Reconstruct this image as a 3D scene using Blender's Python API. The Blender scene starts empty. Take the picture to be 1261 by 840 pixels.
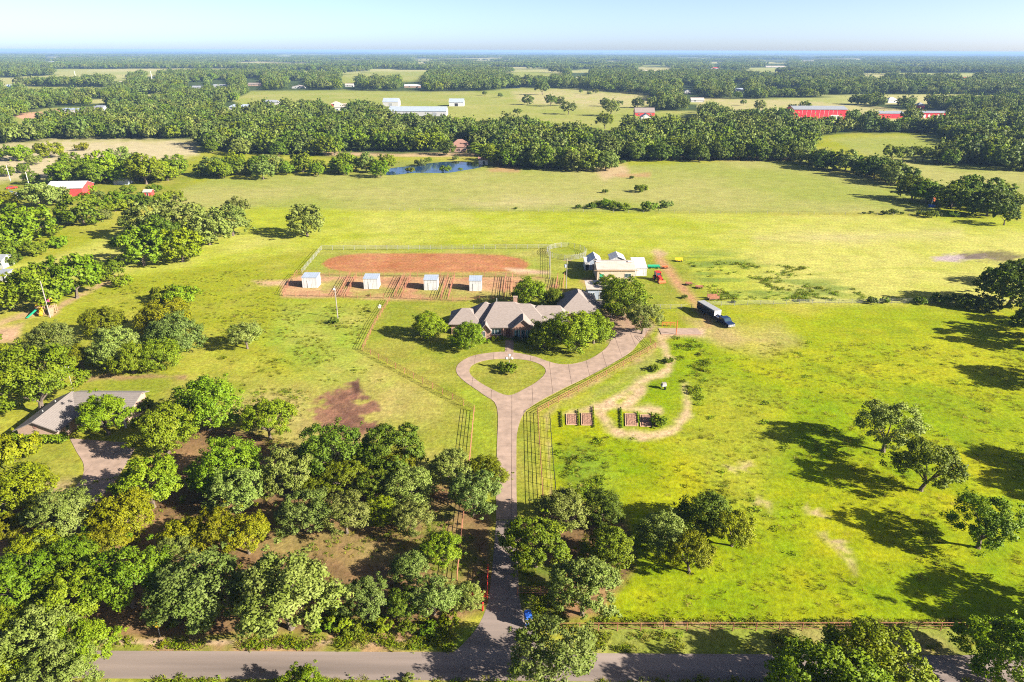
import bpy, bmesh, math, random
import numpy as np
from mathutils import Vector, Matrix, geometry
random.seed(7); np.random.seed(7)
scn = bpy.context.scene
col = scn.collection

# ------------------------------------------------------------------ camera
CAM_H = 60.0; F = 841.0; CX, CY = 630.5, 420.0; PITCH = 0.4022; ROLL = 0.0028
cam_d = bpy.data.cameras.new('camera'); cam = bpy.data.objects.new('camera', cam_d); col.objects.link(cam)
cam_d.sensor_width = 36.0; cam_d.lens = 36.0 * F / 1261.0
cam_d.clip_start = 1.0; cam_d.clip_end = 120000.0
right0 = Vector((1, 0, 0)); fwd = Vector((0, math.cos(PITCH), -math.sin(PITCH))); up0 = Vector((0, math.sin(PITCH), math.cos(PITCH)))
right = right0 * math.cos(ROLL) + up0 * math.sin(ROLL); up = up0 * math.cos(ROLL) - right0 * math.sin(ROLL)
M = Matrix((right, up, -fwd)).transposed().to_4x4(); M.translation = Vector((0, 0, CAM_H))
cam.matrix_world = M
scn.camera = cam

# ------------------------------------------------------------------ world, sun, exposure
SUN_EL = math.radians(26); SUN_DIR = Vector((0.925, -0.38, 0)).normalized() * math.cos(SUN_EL) + Vector((0, 0, math.sin(SUN_EL)))
w = bpy.data.worlds.new('World'); scn.world = w; w.use_nodes = True
nt = w.node_tree; bg = nt.nodes['Background']
sky = nt.nodes.new('ShaderNodeTexSky'); sky.sky_type = 'NISHITA'; sky.sun_disc = False
sky.sun_elevation = SUN_EL; sky.sun_rotation = math.atan2(SUN_DIR.x, SUN_DIR.y)
sky.altitude = 100; sky.air_density = 0.32; sky.dust_density = 0.95; sky.ozone_density = 0.0
nt.links.new(sky.outputs[0], bg.inputs[0]); bg.inputs[1].default_value = 0.064
sl = bpy.data.lights.new('sun', 'SUN'); sl.energy = 5.0; sl.angle = math.radians(0.5); sl.color = (1.0, 0.93, 0.80)
so = bpy.data.objects.new('sun', sl); col.objects.link(so); so.rotation_euler = SUN_DIR.to_track_quat('Z', 'Y').to_euler()
so.location = (0, 0, 200)
scn.view_settings.view_transform = 'Standard'; scn.view_settings.look = 'None'
scn.view_settings.exposure = 2.12; scn.view_settings.gamma = 1.0; scn.view_settings.use_curve_mapping = False
scn.cycles.max_bounces = 7; scn.cycles.diffuse_bounces = 5; scn.cycles.transmission_bounces = 4; scn.cycles.glossy_bounces = 2
scn.cycles.volume_bounces = 0; scn.cycles.transparent_max_bounces = 8
scn.cycles.use_denoising = False; scn.cycles.filter_width = 1.1

# ------------------------------------------------------------------ pixel <-> ground
R_ = np.array(right); U_ = np.array(up); F_ = np.array(fwd)
def ray(u, v):
    return R_ * ((u - CX) / F) + U_ * (-(v - CY) / F) + F_
def G(u, v, z=0.0):
    r = ray(u, v); t = (z - CAM_H) / r[2]
    return (r[0] * t, r[1] * t)
def depth(u, v, z=0.0):
    return (z - CAM_H) / ray(u, v)[2]
def proj(x, y, z=0.0):
    x = np.asarray(x, float); y = np.asarray(y, float); dz = z - CAM_H
    d = x * F_[0] + y * F_[1] + dz * F_[2]; d = np.where(d < 1.0, 1.0, d)
    return CX + F * (x * R_[0] + y * R_[1] + dz * R_[2]) / d, CY - F * (x * U_[0] + y * U_[1] + dz * U_[2]) / d

# ------------------------------------------------------------------ small noise toolkit
def _hash(ix, iy, s):
    n = (ix * 374761393 + iy * 668265263 + s * 1442695041) & 0xffffffff
    n = ((n ^ (n >> 13)) * 1274126177) & 0xffffffff
    return ((n ^ (n >> 16)) & 0xffff) / 65535.0
def vnoise(x, y, s=0):
    x = np.asarray(x, float); y = np.asarray(y, float)
    ix = np.floor(x).astype(np.int64); iy = np.floor(y).astype(np.int64); fx = x - ix; fy = y - iy
    fx = fx * fx * (3 - 2 * fx); fy = fy * fy * (3 - 2 * fy)
    a = _hash(ix, iy, s); b = _hash(ix + 1, iy, s); c = _hash(ix, iy + 1, s); d = _hash(ix + 1, iy + 1, s)
    return (a * (1 - fx) + b * fx) * (1 - fy) + (c * (1 - fx) + d * fx) * fy
def fbm(x, y, s=0, o=3):
    r = 0; a = 0.5; t = 0
    for k in range(o):
        r = r + a * vnoise(x * 2 ** k, y * 2 ** k, s + k); t += a; a *= 0.55
    return r / t
def sdf(px, py, poly, closed=True):
    """signed distance (negative inside) of points to a polygon, or distance to a polyline"""
    P = np.array(poly, float); n = len(P); d = np.full(px.shape, 1e18); inside = np.zeros(px.shape, bool)
    for i in range(n if closed else n - 1):
        a = P[i]; b = P[(i + 1) % n]; e = b - a; l2 = max(e @ e, 1e-9)
        wx = px - a[0]; wy = py - a[1]
        h = np.clip((wx * e[0] + wy * e[1]) / l2, 0, 1)
        d = np.minimum(d, (wx - e[0] * h) ** 2 + (wy - e[1] * h) ** 2)
        if closed:
            c = ((a[1] <= py) & (b[1] > py)) | ((b[1] <= py) & (a[1] > py))
            with np.errstate(divide='ignore', invalid='ignore'):
                xi = a[0] + (py - a[1]) / (e[1] if abs(e[1]) > 1e-9 else 1e-9) * e[0]
            inside ^= c & (px < xi)
    d = np.sqrt(d)
    return np.where(inside, -d, d) if closed else d

# ------------------------------------------------------------------ materials
def new_mat(name):
    m = bpy.data.materials.new(name); m.use_nodes = True
    return m, m.node_tree, m.node_tree.nodes['Principled BSDF']
KX = 0.74
def mat(name, c, rough=0.8, metal=0.0, spec=0.3, var=0.12, scale=2.0, bump=0.0, stretch=None):
    c = tuple(q * KX for q in c)
    m, t, b = new_mat(name)
    b.inputs['Roughness'].default_value = rough; b.inputs['Metallic'].default_value = metal
    b.inputs['Specular IOR Level'].default_value = spec
    tc = t.nodes.new('ShaderNodeTexCoord'); n = t.nodes.new('ShaderNodeTexNoise'); n.inputs['Scale'].default_value = scale; n.inputs['Detail'].default_value = 4
    if stretch:
        mp = t.nodes.new('ShaderNodeMapping'); mp.inputs['Scale'].default_value = stretch; t.links.new(tc.outputs['Object'], mp.inputs[0]); t.links.new(mp.outputs[0], n.inputs['Vector'])
    else: t.links.new(tc.outputs['Object'], n.inputs['Vector'])
    r = t.nodes.new('ShaderNodeMapRange'); r.inputs[1].default_value = 0.25; r.inputs[2].default_value = 0.75; r.inputs[3].default_value = 1 - var; r.inputs[4].default_value = 1 + var
    t.links.new(n.outputs[0], r.inputs[0])
    mx = t.nodes.new('ShaderNodeVectorMath'); mx.operation = 'SCALE'; mx.inputs[0].default_value = c
    t.links.new(r.outputs[0], mx.inputs['Scale']); t.links.new(mx.outputs[0], b.inputs['Base Color'])
    if bump:
        bp = t.nodes.new('ShaderNodeBump'); bp.inputs['Strength'].default_value = bump; bp.inputs['Distance'].default_value = 0.05
        t.links.new(n.outputs[0], bp.inputs['Height']); t.links.new(bp.outputs[0], b.inputs['Normal'])
    return m
def ribbed(name, c, axis=0, pitch=0.4, rough=0.45, dark=0.75):
    c = tuple(q * KX for q in c)
    m, t, b = new_mat(name); b.inputs['Roughness'].default_value = rough
    tc = t.nodes.new('ShaderNodeTexCoord'); s = t.nodes.new('ShaderNodeSeparateXYZ'); t.links.new(tc.outputs['Object'], s.inputs[0])
    mm = t.nodes.new('ShaderNodeMath'); mm.operation = 'PINGPONG'; mm.inputs[1].default_value = pitch / 2
    t.links.new(s.outputs[axis], mm.inputs[0])
    r = t.nodes.new('ShaderNodeMapRange'); r.inputs[1].default_value = 0; r.inputs[2].default_value = pitch * 0.12; r.inputs[3].default_value = dark; r.inputs[4].default_value = 1
    t.links.new(mm.outputs[0], r.inputs[0])
    n = t.nodes.new('ShaderNodeTexNoise'); n.inputs['Scale'].default_value = 0.7; n.inputs['Detail'].default_value = 5; t.links.new(tc.outputs['Object'], n.inputs['Vector'])
    r2 = t.nodes.new('ShaderNodeMapRange'); r2.inputs[1].default_value = .3; r2.inputs[2].default_value = .7; r2.inputs[3].default_value = .85; r2.inputs[4].default_value = 1.08
    t.links.new(n.outputs[0], r2.inputs[0])
    mu = t.nodes.new('ShaderNodeMath'); mu.operation = 'MULTIPLY'; t.links.new(r.outputs[0], mu.inputs[0]); t.links.new(r2.outputs[0], mu.inputs[1])
    mx = t.nodes.new('ShaderNodeVectorMath'); mx.operation = 'SCALE'; mx.inputs[0].default_value = c
    t.links.new(mu.outputs[0], mx.inputs['Scale']); t.links.new(mx.outputs[0], b.inputs['Base Color'])
    return m
def shingle(name, c1, c2):
    c1 = tuple(q * KX for q in c1); c2 = tuple(q * KX for q in c2)
    m, t, b = new_mat(name); b.inputs['Roughness'].default_value = 0.9
    tc = t.nodes.new('ShaderNodeTexCoord')
    n = t.nodes.new('ShaderNodeTexNoise'); n.inputs['Scale'].default_value = 3.5; n.inputs['Detail'].default_value = 6
    mp = t.nodes.new('ShaderNodeMapping'); mp.inputs['Scale'].default_value = (0.6, 1.6, 3.0)
    t.links.new(tc.outputs['Object'], mp.inputs[0]); t.links.new(mp.outputs[0], n.inputs['Vector'])
    wv = t.nodes.new('ShaderNodeTexWave'); wv.bands_direction = 'Z'; wv.inputs['Scale'].default_value = 2.2; wv.inputs['Distortion'].default_value = 0.4
    t.links.new(tc.outputs['Object'], wv.inputs['Vector'])
    a = t.nodes.new('ShaderNodeMath'); a.operation = 'MULTIPLY_ADD'; a.inputs[1].default_value = 0.25; t.links.new(wv.outputs['Fac'], a.inputs[0]); t.links.new(n.outputs[0], a.inputs[2])
    r = t.nodes.new('ShaderNodeMapRange'); r.inputs[1].default_value = .35; r.inputs[2].default_value = .9; t.links.new(a.outputs[0], r.inputs[0])
    x = t.nodes.new('ShaderNodeMix'); x.data_type = 'RGBA'; x.inputs[6].default_value = (*c1, 1); x.inputs[7].default_value = (*c2, 1)
    t.links.new(r.outputs[0], x.inputs[0]); t.links.new(x.outputs[2], b.inputs['Base Color'])
    return m
def brick_mat(name, c1, c2, mortar):
    c1, c2, mortar = [tuple(q * KX for q in c) for c in (c1, c2, mortar)]
    m, t, b = new_mat(name); b.inputs['Roughness'].default_value = 0.9
    tc = t.nodes.new('ShaderNodeTexCoord'); sp = t.nodes.new('ShaderNodeSeparateXYZ'); t.links.new(tc.outputs['Object'], sp.inputs[0])
    ad = t.nodes.new('ShaderNodeMath'); t.links.new(sp.outputs[0], ad.inputs[0]); t.links.new(sp.outputs[1], ad.inputs[1])
    cb = t.nodes.new('ShaderNodeCombineXYZ'); t.links.new(ad.outputs[0], cb.inputs[0]); t.links.new(sp.outputs[2], cb.inputs[1])
    br = t.nodes.new('ShaderNodeTexBrick'); br.inputs['Scale'].default_value = 3.2
    br.inputs['Color1'].default_value = (*c1, 1); br.inputs['Color2'].default_value = (*c2, 1); br.inputs['Mortar'].default_value = (*mortar, 1)
    t.links.new(cb.outputs[0], br.inputs['Vector']); t.links.new(br.outputs[0], b.inputs['Base Color'])
    return m
def leaf_mat(name, c, c2, trans=0.46, rough=0.55, upn=0.0, soft=0.0):
    m, t, b = new_mat(name)
    at = t.nodes.new('ShaderNodeAttribute'); at.attribute_name = 'tint'
    oi = t.nodes.new('ShaderNodeObjectInfo')
    x = t.nodes.new('ShaderNodeMix'); x.data_type = 'RGBA'; x.inputs[6].default_value = (*c, 1); x.inputs[7].default_value = (*c2, 1)
    t.links.new(at.outputs['Fac'], x.inputs[0])
    h = t.nodes.new('ShaderNodeHueSaturation'); t.links.new(x.outputs[2], h.inputs['Color'])
    r = t.nodes.new('ShaderNodeMapRange'); r.inputs[3].default_value = 0.478; r.inputs[4].default_value = 0.515; t.links.new(oi.outputs['Random'], r.inputs[0]); t.links.new(r.outputs[0], h.inputs['Hue'])
    m7 = t.nodes.new('ShaderNodeMath'); m7.operation = 'MULTIPLY'; m7.inputs[1].default_value = 7.31; t.links.new(oi.outputs['Random'], m7.inputs[0])
    fr = t.nodes.new('ShaderNodeMath'); fr.operation = 'FRACT'; t.links.new(m7.outputs[0], fr.inputs[0])
    r2 = t.nodes.new('ShaderNodeMapRange'); r2.inputs[3].default_value = 0.78; r2.inputs[4].default_value = 1.22; t.links.new(fr.outputs[0], r2.inputs[0]); t.links.new(r2.outputs[0], h.inputs['Value'])
    b.inputs['Roughness'].default_value = rough; b.inputs['Specular IOR Level'].default_value = 0.18
    t.links.new(h.outputs[0], b.inputs['Base Color'])
    tr = t.nodes.new('ShaderNodeBsdfTranslucent')
    if soft:  # shading normals bent outwards, leaf faces unturned, so a clump takes light as one
        na = t.nodes.new('ShaderNodeAttribute'); na.attribute_name = 'lean'; vt = t.nodes.new('ShaderNodeVectorTransform'); vt.vector_type = 'NORMAL'; vt.convert_from = 'OBJECT'; vt.convert_to = 'WORLD'
        t.links.new(na.outputs['Vector'], vt.inputs[0]); g = t.nodes.new('ShaderNodeNewGeometry'); mv = t.nodes.new('ShaderNodeMix'); mv.data_type = 'VECTOR'; mv.inputs[0].default_value = soft
        t.links.new(g.outputs['Normal'], mv.inputs[4]); t.links.new(vt.outputs[0], mv.inputs[5]); nn = t.nodes.new('ShaderNodeVectorMath'); nn.operation = 'NORMALIZE'; t.links.new(mv.outputs[1], nn.inputs[0]); t.links.new(nn.outputs[0], b.inputs['Normal']); t.links.new(nn.outputs[0], tr.inputs['Normal'])
    if upn:   # short blades catch the light like the turf they grow from
        g = t.nodes.new('ShaderNodeNewGeometry'); vm = t.nodes.new('ShaderNodeVectorMath'); vm.operation = 'MULTIPLY_ADD'; vm.inputs[1].default_value = (1 - upn,) * 3; vm.inputs[2].default_value = (0, 0, upn * 1.2)
        t.links.new(g.outputs['Normal'], vm.inputs[0]); nn = t.nodes.new('ShaderNodeVectorMath'); nn.operation = 'NORMALIZE'; t.links.new(vm.outputs[0], nn.inputs[0]); t.links.new(nn.outputs[0], b.inputs['Normal'])
    tm = t.nodes.new('ShaderNodeMix'); tm.data_type = 'RGBA'; tm.blend_type = 'MULTIPLY'; tm.inputs[0].default_value = 1; tm.inputs[7].default_value = (1.25, 1.2, 0.45, 1)
    t.links.new(h.outputs[0], tm.inputs[6]); t.links.new(tm.outputs[2], tr.inputs[0])
    ms = t.nodes.new('ShaderNodeMixShader'); ms.inputs[0].default_value = trans
    t.links.new(b.outputs[0], ms.inputs[1]); t.links.new(tr.outputs[0], ms.inputs[2])
    t.links.new(ms.outputs[0], t.nodes['Material Output'].inputs[0])
    return m

MT = {}
LEAF = {
 'G': leaf_mat('leaf_mid_green', (0.1188, 0.1870, 0.0044), (0.2090, 0.2640, 0.0110), soft=.6),
 'P': leaf_mat('leaf_grey_green', (0.1485, 0.2035, 0.0286), (0.2420, 0.2860, 0.0726), soft=.6),
 'Y': leaf_mat('leaf_olive', (0.1540, 0.1870, 0.0022), (0.2365, 0.2475, 0.0055), soft=.6),
 'B': leaf_mat('leaf_bright', (0.1408, 0.2255, 0.0033), (0.2310, 0.2970, 0.0088), soft=.6),
 'W': leaf_mat('leaf_wood', (0.0990, 0.1518, 0.0187), (0.1738, 0.2178, 0.0495), soft=.6),
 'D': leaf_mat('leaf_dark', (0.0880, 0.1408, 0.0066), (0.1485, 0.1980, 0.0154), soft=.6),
}
MT['bark'] = mat('bark', (.13, .10, .075), .95, var=.3, scale=4, bump=.4)
MT['concrete'] = mat('concrete', (.325, .232, .180), .85, var=.2, scale=.8)
MT['joint'] = mat('joint_sand', (.295, .21, .168), .95)
t_ = MT['concrete'].node_tree; b_ = t_.nodes['Principled BSDF']; src_ = b_.inputs['Base Color'].links[0].from_socket
g_ = t_.nodes.new('ShaderNodeNewGeometry'); n_ = t_.nodes.new('ShaderNodeTexNoise'); n_.inputs['Scale'].default_value = .22; n_.inputs['Detail'].default_value = 7; n_.inputs['Roughness'].default_value = .7; t_.links.new(g_.outputs['Position'], n_.inputs['Vector'])
r_ = t_.nodes.new('ShaderNodeMapRange'); r_.inputs[1].default_value = .42; r_.inputs[2].default_value = .62; r_.inputs[3].default_value = .90; r_.inputs[4].default_value = 1.07; t_.links.new(n_.outputs[0], r_.inputs[0])
v_ = t_.nodes.new('ShaderNodeVectorMath'); v_.operation = 'SCALE'; t_.links.new(src_, v_.inputs[0]); t_.links.new(r_.outputs[0], v_.inputs['Scale']); t_.links.new(v_.outputs[0], b_.inputs['Base Color'])
MT['asphalt'] = mat('asphalt', (.215, .170, .148), .85, var=.38, scale=.45, stretch=(.05, 1, 1))
MT['roof_grey'] = shingle('roof_grey_shingle', (.17, .135, .12), (.27, .225, .205))
MT['roof_left'] = shingle('roof_pale_shingle', (.145, .122, .112), (.22, .19, .175))
MT['brick'] = brick_mat('brick_tan', (.36, .19, .13), (.26, .12, .08), (.42, .34, .28))
MT['brick_pale'] = brick_mat('brick_pale', (.38, .25, .18), (.30, .185, .13), (.40, .33, .27))
MT['white'] = mat('white_paint', (.56, .55, .535), .6, var=.05)
MT['far_white'] = mat('dim_white_paint', (.40, .395, .39), .7, var=.12)  # white toned down so distant walls render less bright
MT['glass'] = mat('window_glass', (.03, .06, .08), .08, spec=.8, var=.05)
MT['white_metal'] = ribbed('white_metal', (.52, .52, .53), 0, .8, dark=.6)
MT['grey_metal'] = ribbed('grey_metal', (.27, .285, .315), 0, .5)
MT['blue_metal'] = ribbed('blue_grey_metal', (.33, .38, .47), 0, .6)
MT['tan_metal'] = ribbed('tan_metal', (.58, .44, .33), 0, .4, dark=.82)
MT['tan_roof'] = ribbed('tan_roof', (.50, .42, .36), 0, .5, dark=.85)
MT['red_metal'] = ribbed('red_metal', (.62, .012, .03), 0, 2.6, dark=1.25)
MT['red_faded'] = ribbed('red_faded', (.60, .06, .06), 0, .5)
MT['rust'] = mat('rusty_pipe', (.30, .125, .07), .8, var=.25, scale=3)
MT['galv'] = mat('galvanised', (.33, .33, .33), .6, metal=.2)
MT['wood'] = mat('weathered_wood', (.36, .24, .15), .9, var=.25)
MT['pole'] = mat('grey_pole', (.26, .235, .22), .8)
MT['dark'] = mat('dark', (.02, .02, .022), .6)
MT['rubber'] = mat('rubber', (.015, .015, .015), .9)
MT['red'] = mat('red_paint', (.50, .03, .02), .45)
MT['orange'] = mat('orange_paint', (.50, .13, .04), .5)
MT['green'] = mat('green_plastic', (.02, .32, .17), .5)
MT['yellow'] = mat('yellow_paint', (.80, .50, .02), .5)
MT['pink'] = mat('pink_canvas', (.75, .06, .18), .7)
MT['blue'] = mat('blue_paint', (.03, .12, .55), .4)
MT['navy'] = mat('navy_paint', (.012, .025, .07), .2, spec=.6)
MT['chrome'] = mat('bright_steel', (.7, .7, .72), .25, metal=.8)
MT['teal'] = mat('teal_shutter', (.03, .20, .22), .6)
MT['door'] = mat('dark_wood_door', (.10, .04, .03), .5)
MT['soil'] = mat('tilled_soil', (.27, .145, .095), 1, var=.35, scale=3, bump=.8)
MT['brown_roof'] = shingle('brown_roof', (.20, .10, .075), (.30, .16, .12))

# ------------------------------------------------------------------ mesh builder
class MB:
    def __init__(s): s.v = []; s.f = []
    def add(s, vs, fs):
        o = len(s.v); s.v += [tuple(map(float, p)) for p in vs]; s.f += [tuple(i + o for i in f) for f in fs]; return s
    def box(s, x0, x1, y0, y1, z0, z1):
        return s.add([(x0, y0, z0), (x1, y0, z0), (x1, y1, z0), (x0, y1, z0), (x0, y0, z1), (x1, y0, z1), (x1, y1, z1), (x0, y1, z1)],
                     [(3, 2, 1, 0), (4, 5, 6, 7), (0, 1, 5, 4), (1, 2, 6, 5), (2, 3, 7, 6), (3, 0, 4, 7)])
    def prism(s, prof, y0, y1):
        """profile of (x,z) points, extruded along y"""
        n = len(prof)
        vs = [(x, y0, z) for x, z in prof] + [(x, y1, z) for x, z in prof]
        return s.add(vs, [tuple(range(n))] + [tuple(range(2 * n - 1, n - 1, -1))] + [((i + 1) % n, i, i + n, (i + 1) % n + n) for i in range(n)])
    def prismx(s, prof, x0, x1):
        n = len(prof)
        vs = [(x0, y, z) for y, z in prof] + [(x1, y, z) for y, z in prof]
        return s.add(vs, [tuple(range(n - 1, -1, -1))] + [tuple(range(n, 2 * n))] + [(i, (i + 1) % n, (i + 1) % n + n, i + n) for i in range(n)])
    def tube(s, p0, p1, r0, r1=None, n=6):
        r1 = r0 if r1 is None else r1
        p0 = Vector(p0); p1 = Vector(p1); d = (p1 - p0); q = d.to_track_quat('Z', 'Y')
        a = [p0 + q @ Vector((r0 * math.cos(2 * math.pi * i / n), r0 * math.sin(2 * math.pi * i / n), 0)) for i in range(n)]
        b = [p1 + q @ Vector((r1 * math.cos(2 * math.pi * i / n), r1 * math.sin(2 * math.pi * i / n), 0)) for i in range(n)]
        return s.add(a + b, [(i, (i + 1) % n, (i + 1) % n + n, i + n) for i in range(n)] + [tuple(range(n - 1, -1, -1)), tuple(range(n, 2 * n))])
    def lathe(s, prof, n=10, c=(0, 0, 0)):
        vs = []
        for r, z in prof:
            vs += [(c[0] + r * math.cos(2 * math.pi * i / n), c[1] + r * math.sin(2 * math.pi * i / n), c[2] + z) for i in range(n)]
        fs = [(k * n + i, k * n + (i + 1) % n, (k + 1) * n + (i + 1) % n, (k + 1) * n + i) for k in range(len(prof) - 1) for i in range(n)]
        return s.add(vs, fs + [tuple(range(n - 1, -1, -1)), tuple(range((len(prof) - 1) * n, len(prof) * n))])
    def hip(s, x0, x1, y0, y1, ze, zr, hl, hr, th=0.18):
        ym = (y0 + y1) / 2; b = ze - th
        vs = [(x0, y0, b), (x1, y0, b), (x1, y1, b), (x0, y1, b), (x0, y0, ze), (x1, y0, ze), (x1, y1, ze), (x0, y1, ze), (x0 + hl, ym, zr), (x1 - hr, ym, zr)]
        return s.add(vs, [(3, 2, 1, 0), (0, 1, 5, 4), (1, 2, 6, 5), (2, 3, 7, 6), (3, 0, 4, 7), (4, 5, 9, 8), (5, 6, 9), (6, 7, 8, 9), (7, 4, 8)])
    def hipy(s, x0, x1, y0, y1, ze, zr, h0, h1, th=0.18):
        xm = (x0 + x1) / 2; b = ze - th
        vs = [(x0, y0, b), (x1, y0, b), (x1, y1, b), (x0, y1, b), (x0, y0, ze), (x1, y0, ze), (x1, y1, ze), (x0, y1, ze), (xm, y0 + h0, zr), (xm, y1 - h1, zr)]
        return s.add(vs, [(3, 2, 1, 0), (0, 1, 5, 4), (1, 2, 6, 5), (2, 3, 7, 6), (3, 0, 4, 7), (4, 5, 8), (5, 6, 9, 8), (6, 7, 9), (7, 4, 8, 9)])
    def mesh(s, name, m=None, smooth=False):
        me = bpy.data.meshes.new(name); me.from_pydata(s.v, [], s.f); me.update()
        if m is not None: me.materials.append(m)
        if smooth: me.polygons.foreach_set('use_smooth', [True] * len(me.polygons))
        return me
    def build(s, name, m, parent=None, loc=None, smooth=False):
        o = bpy.data.objects.new(name, s.mesh(name, m, smooth)); col.objects.link(o)
        if parent is not None: o.parent = parent
        if loc is not None: o.location = loc
        return o
def link(name, me, parent=None, loc=(0, 0, 0), rz=0.0, sc=1.0):
    o = bpy.data.objects.new(name, me); col.objects.link(o); o.location = loc; o.rotation_euler = (0, 0, rz)
    o.scale = (sc, sc, sc) if not hasattr(sc, '__len__') else sc
    if parent is not None: o.parent = parent
    return o
def tag(o, label=None, cat=None, group=None, kind=None):
    if label: o['label'] = label
    if cat: o['category'] = cat
    if group: o['group'] = group
    if kind: o['kind'] = kind
    return o
def thing(name, label, cat, loc, rz=0.0, group=None):
    o = bpy.data.objects.new(name, None); col.objects.link(o); o.location = loc if len(loc) == 3 else (*loc, 0); o.rotation_euler = (0, 0, rz)
    return tag(o, label, cat, group)
def copy_tree(o, parent=None):
    c = o.copy(); col.objects.link(c)
    if parent is not None: c.parent = parent
    for ch in list(o.children): copy_tree(ch, c)
    return c
# ------------------------------------------------------------------ ground sheet with painted land cover
vs_ = np.concatenate([np.array([1010., 960, 930]), np.arange(905, 150, -1.7), np.arange(150, 66, -1.0)])
Ys = [G(CX, v)[1] for v in vs_]
Ys = [-400., -150., -40., 5., 25.] + Ys + [16000., 24000., 40000.]
ts = np.concatenate([[-6, -4, -2.6, -1.8, -1.4, -1.15, -1.02], np.arange(-0.95, 0.951, 0.0042), [1.02, 1.15, 1.4, 1.8, 2.6, 4, 6]])
Yg = np.array(Ys); nr, nc = len(Yg), len(ts)
XX = ts[None, :] * (np.maximum(Yg, 40.0)[:, None] + 10.0); YY = np.repeat(Yg[:, None], nc, 1)
gx, gy = XX.ravel(), YY.ravel()
PU, PV = proj(gx, gy)
PV = np.where(gy < 30, 1200.0, PV); PU = np.where(gy < 30, CX + gx * 12, PU)
colr = np.zeros((len(gx), 3)); lush = np.zeros(len(gx))
N1 = fbm(gx / 45, gy / 45, 1, 3); N2 = fbm(gx / 9, gy / 9, 5, 3); N3 = fbm(gx / 2.2, gy / 2.2, 9, 2); N4 = fbm(gx / 300, gy / 300, 13, 3)
def paint(shape, c, soft=2.0, amp=0.0, noise=None, a=1.0, closed=True, width=0.0, thr=None):
    """lay a land cover over part of the ground; shape in photograph pixels on the flat ground"""
    P = np.array(shape, float); pad = soft + amp + width + 3
    idx = np.where((PU > P[:, 0].min() - pad) & (PU < P[:, 0].max() + pad) & (PV > P[:, 1].min() - pad) & (PV < P[:, 1].max() + pad))[0]
    if not len(idx): return
    d = sdf(PU[idx], PV[idx], shape, closed) - width
    nz = (N2 if noise is None else noise)[idx]
    d = d + (nz - 0.5) * 2 * amp
    m = np.clip(0.5 - d / (2 * soft), 0, 1) * a
    if thr is not None: m = m * np.clip((nz - thr) * 6 + .5, 0, 1)
    cc = np.array(c)[None, :] if np.ndim(c) == 1 else c[idx]
    colr[idx] = colr[idx] * (1 - m[:, None]) + cc * m[:, None]
def mixc(a, b, t):
    t = np.clip(t, 0, 1)[:, None]; return np.array(a)[None] * (1 - t) + np.array(b)[None] * t
HAY = mixc((.225, .250, .045), (.285, .275, .080), (N1 - .35) * 2.2 + (N2 - .5) * .5)
PASTURE = mixc((.220, .240, .012), (.310, .285, .050), (N1 - .35) * 2 + (N2 - .5) * 1.1)
MEADOW = mixc((.165, .230, .003), (.270, .275, .006), (N2 - .32) * 2.2 + (N1 - .5) * .7)
LAWN = mixc((.185, .210, .018), (.270, .245, .045), (N2 - .38) * 2.0)
FLOOR = mixc((.155, .098, .044), (.30, .18, .085), (N2 - .35) * 2.5)
WOODG = mixc((.035, .058, .014), (.060, .085, .022), (N2 - .3) * 2)
DRY = mixc((.36, .31, .15), (.30, .30, .09), (N2 - .3) * 2)
colr[:] = WOODG
OPEN_T = .39
def openness(x, y): return fbm(x / 330, y / 260, 77, 3) + .06 * (fbm(x / 2400, y / 1800, 78, 2) - .5) * 6
far_open = np.clip((OPEN_T - openness(gx, gy)) * 25 + .3, 0, 1)[:, None] * (PV < 150)[:, None]
colr[:] = colr * (1 - far_open) + mixc((.25, .27, .07), (.36, .33, .14), (N4 - .35) * 3) * far_open
colr[:] = np.where((PV < 76)[:, None], mixc((.040, .060, .022), (.16, .18, .07), (fbm(gx / 900, gy / 500, 31, 3) - .60) * 7), colr)
NEAR = [(-1500, 2500), (-1500, 176), (20, 177), (62, 172), (240, 172), (250, 186), (330, 190), (405, 193), (480, 190), (600, 190), (612, 200), (640, 207), (742, 207), (760, 196),
        (988, 196), (1010, 167), (1052, 164), (1146, 164), (1180, 178), (1150, 197), (1205, 206), (1261, 214), (1500, 217), (2600, 230), (2600, 2500)]
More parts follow.
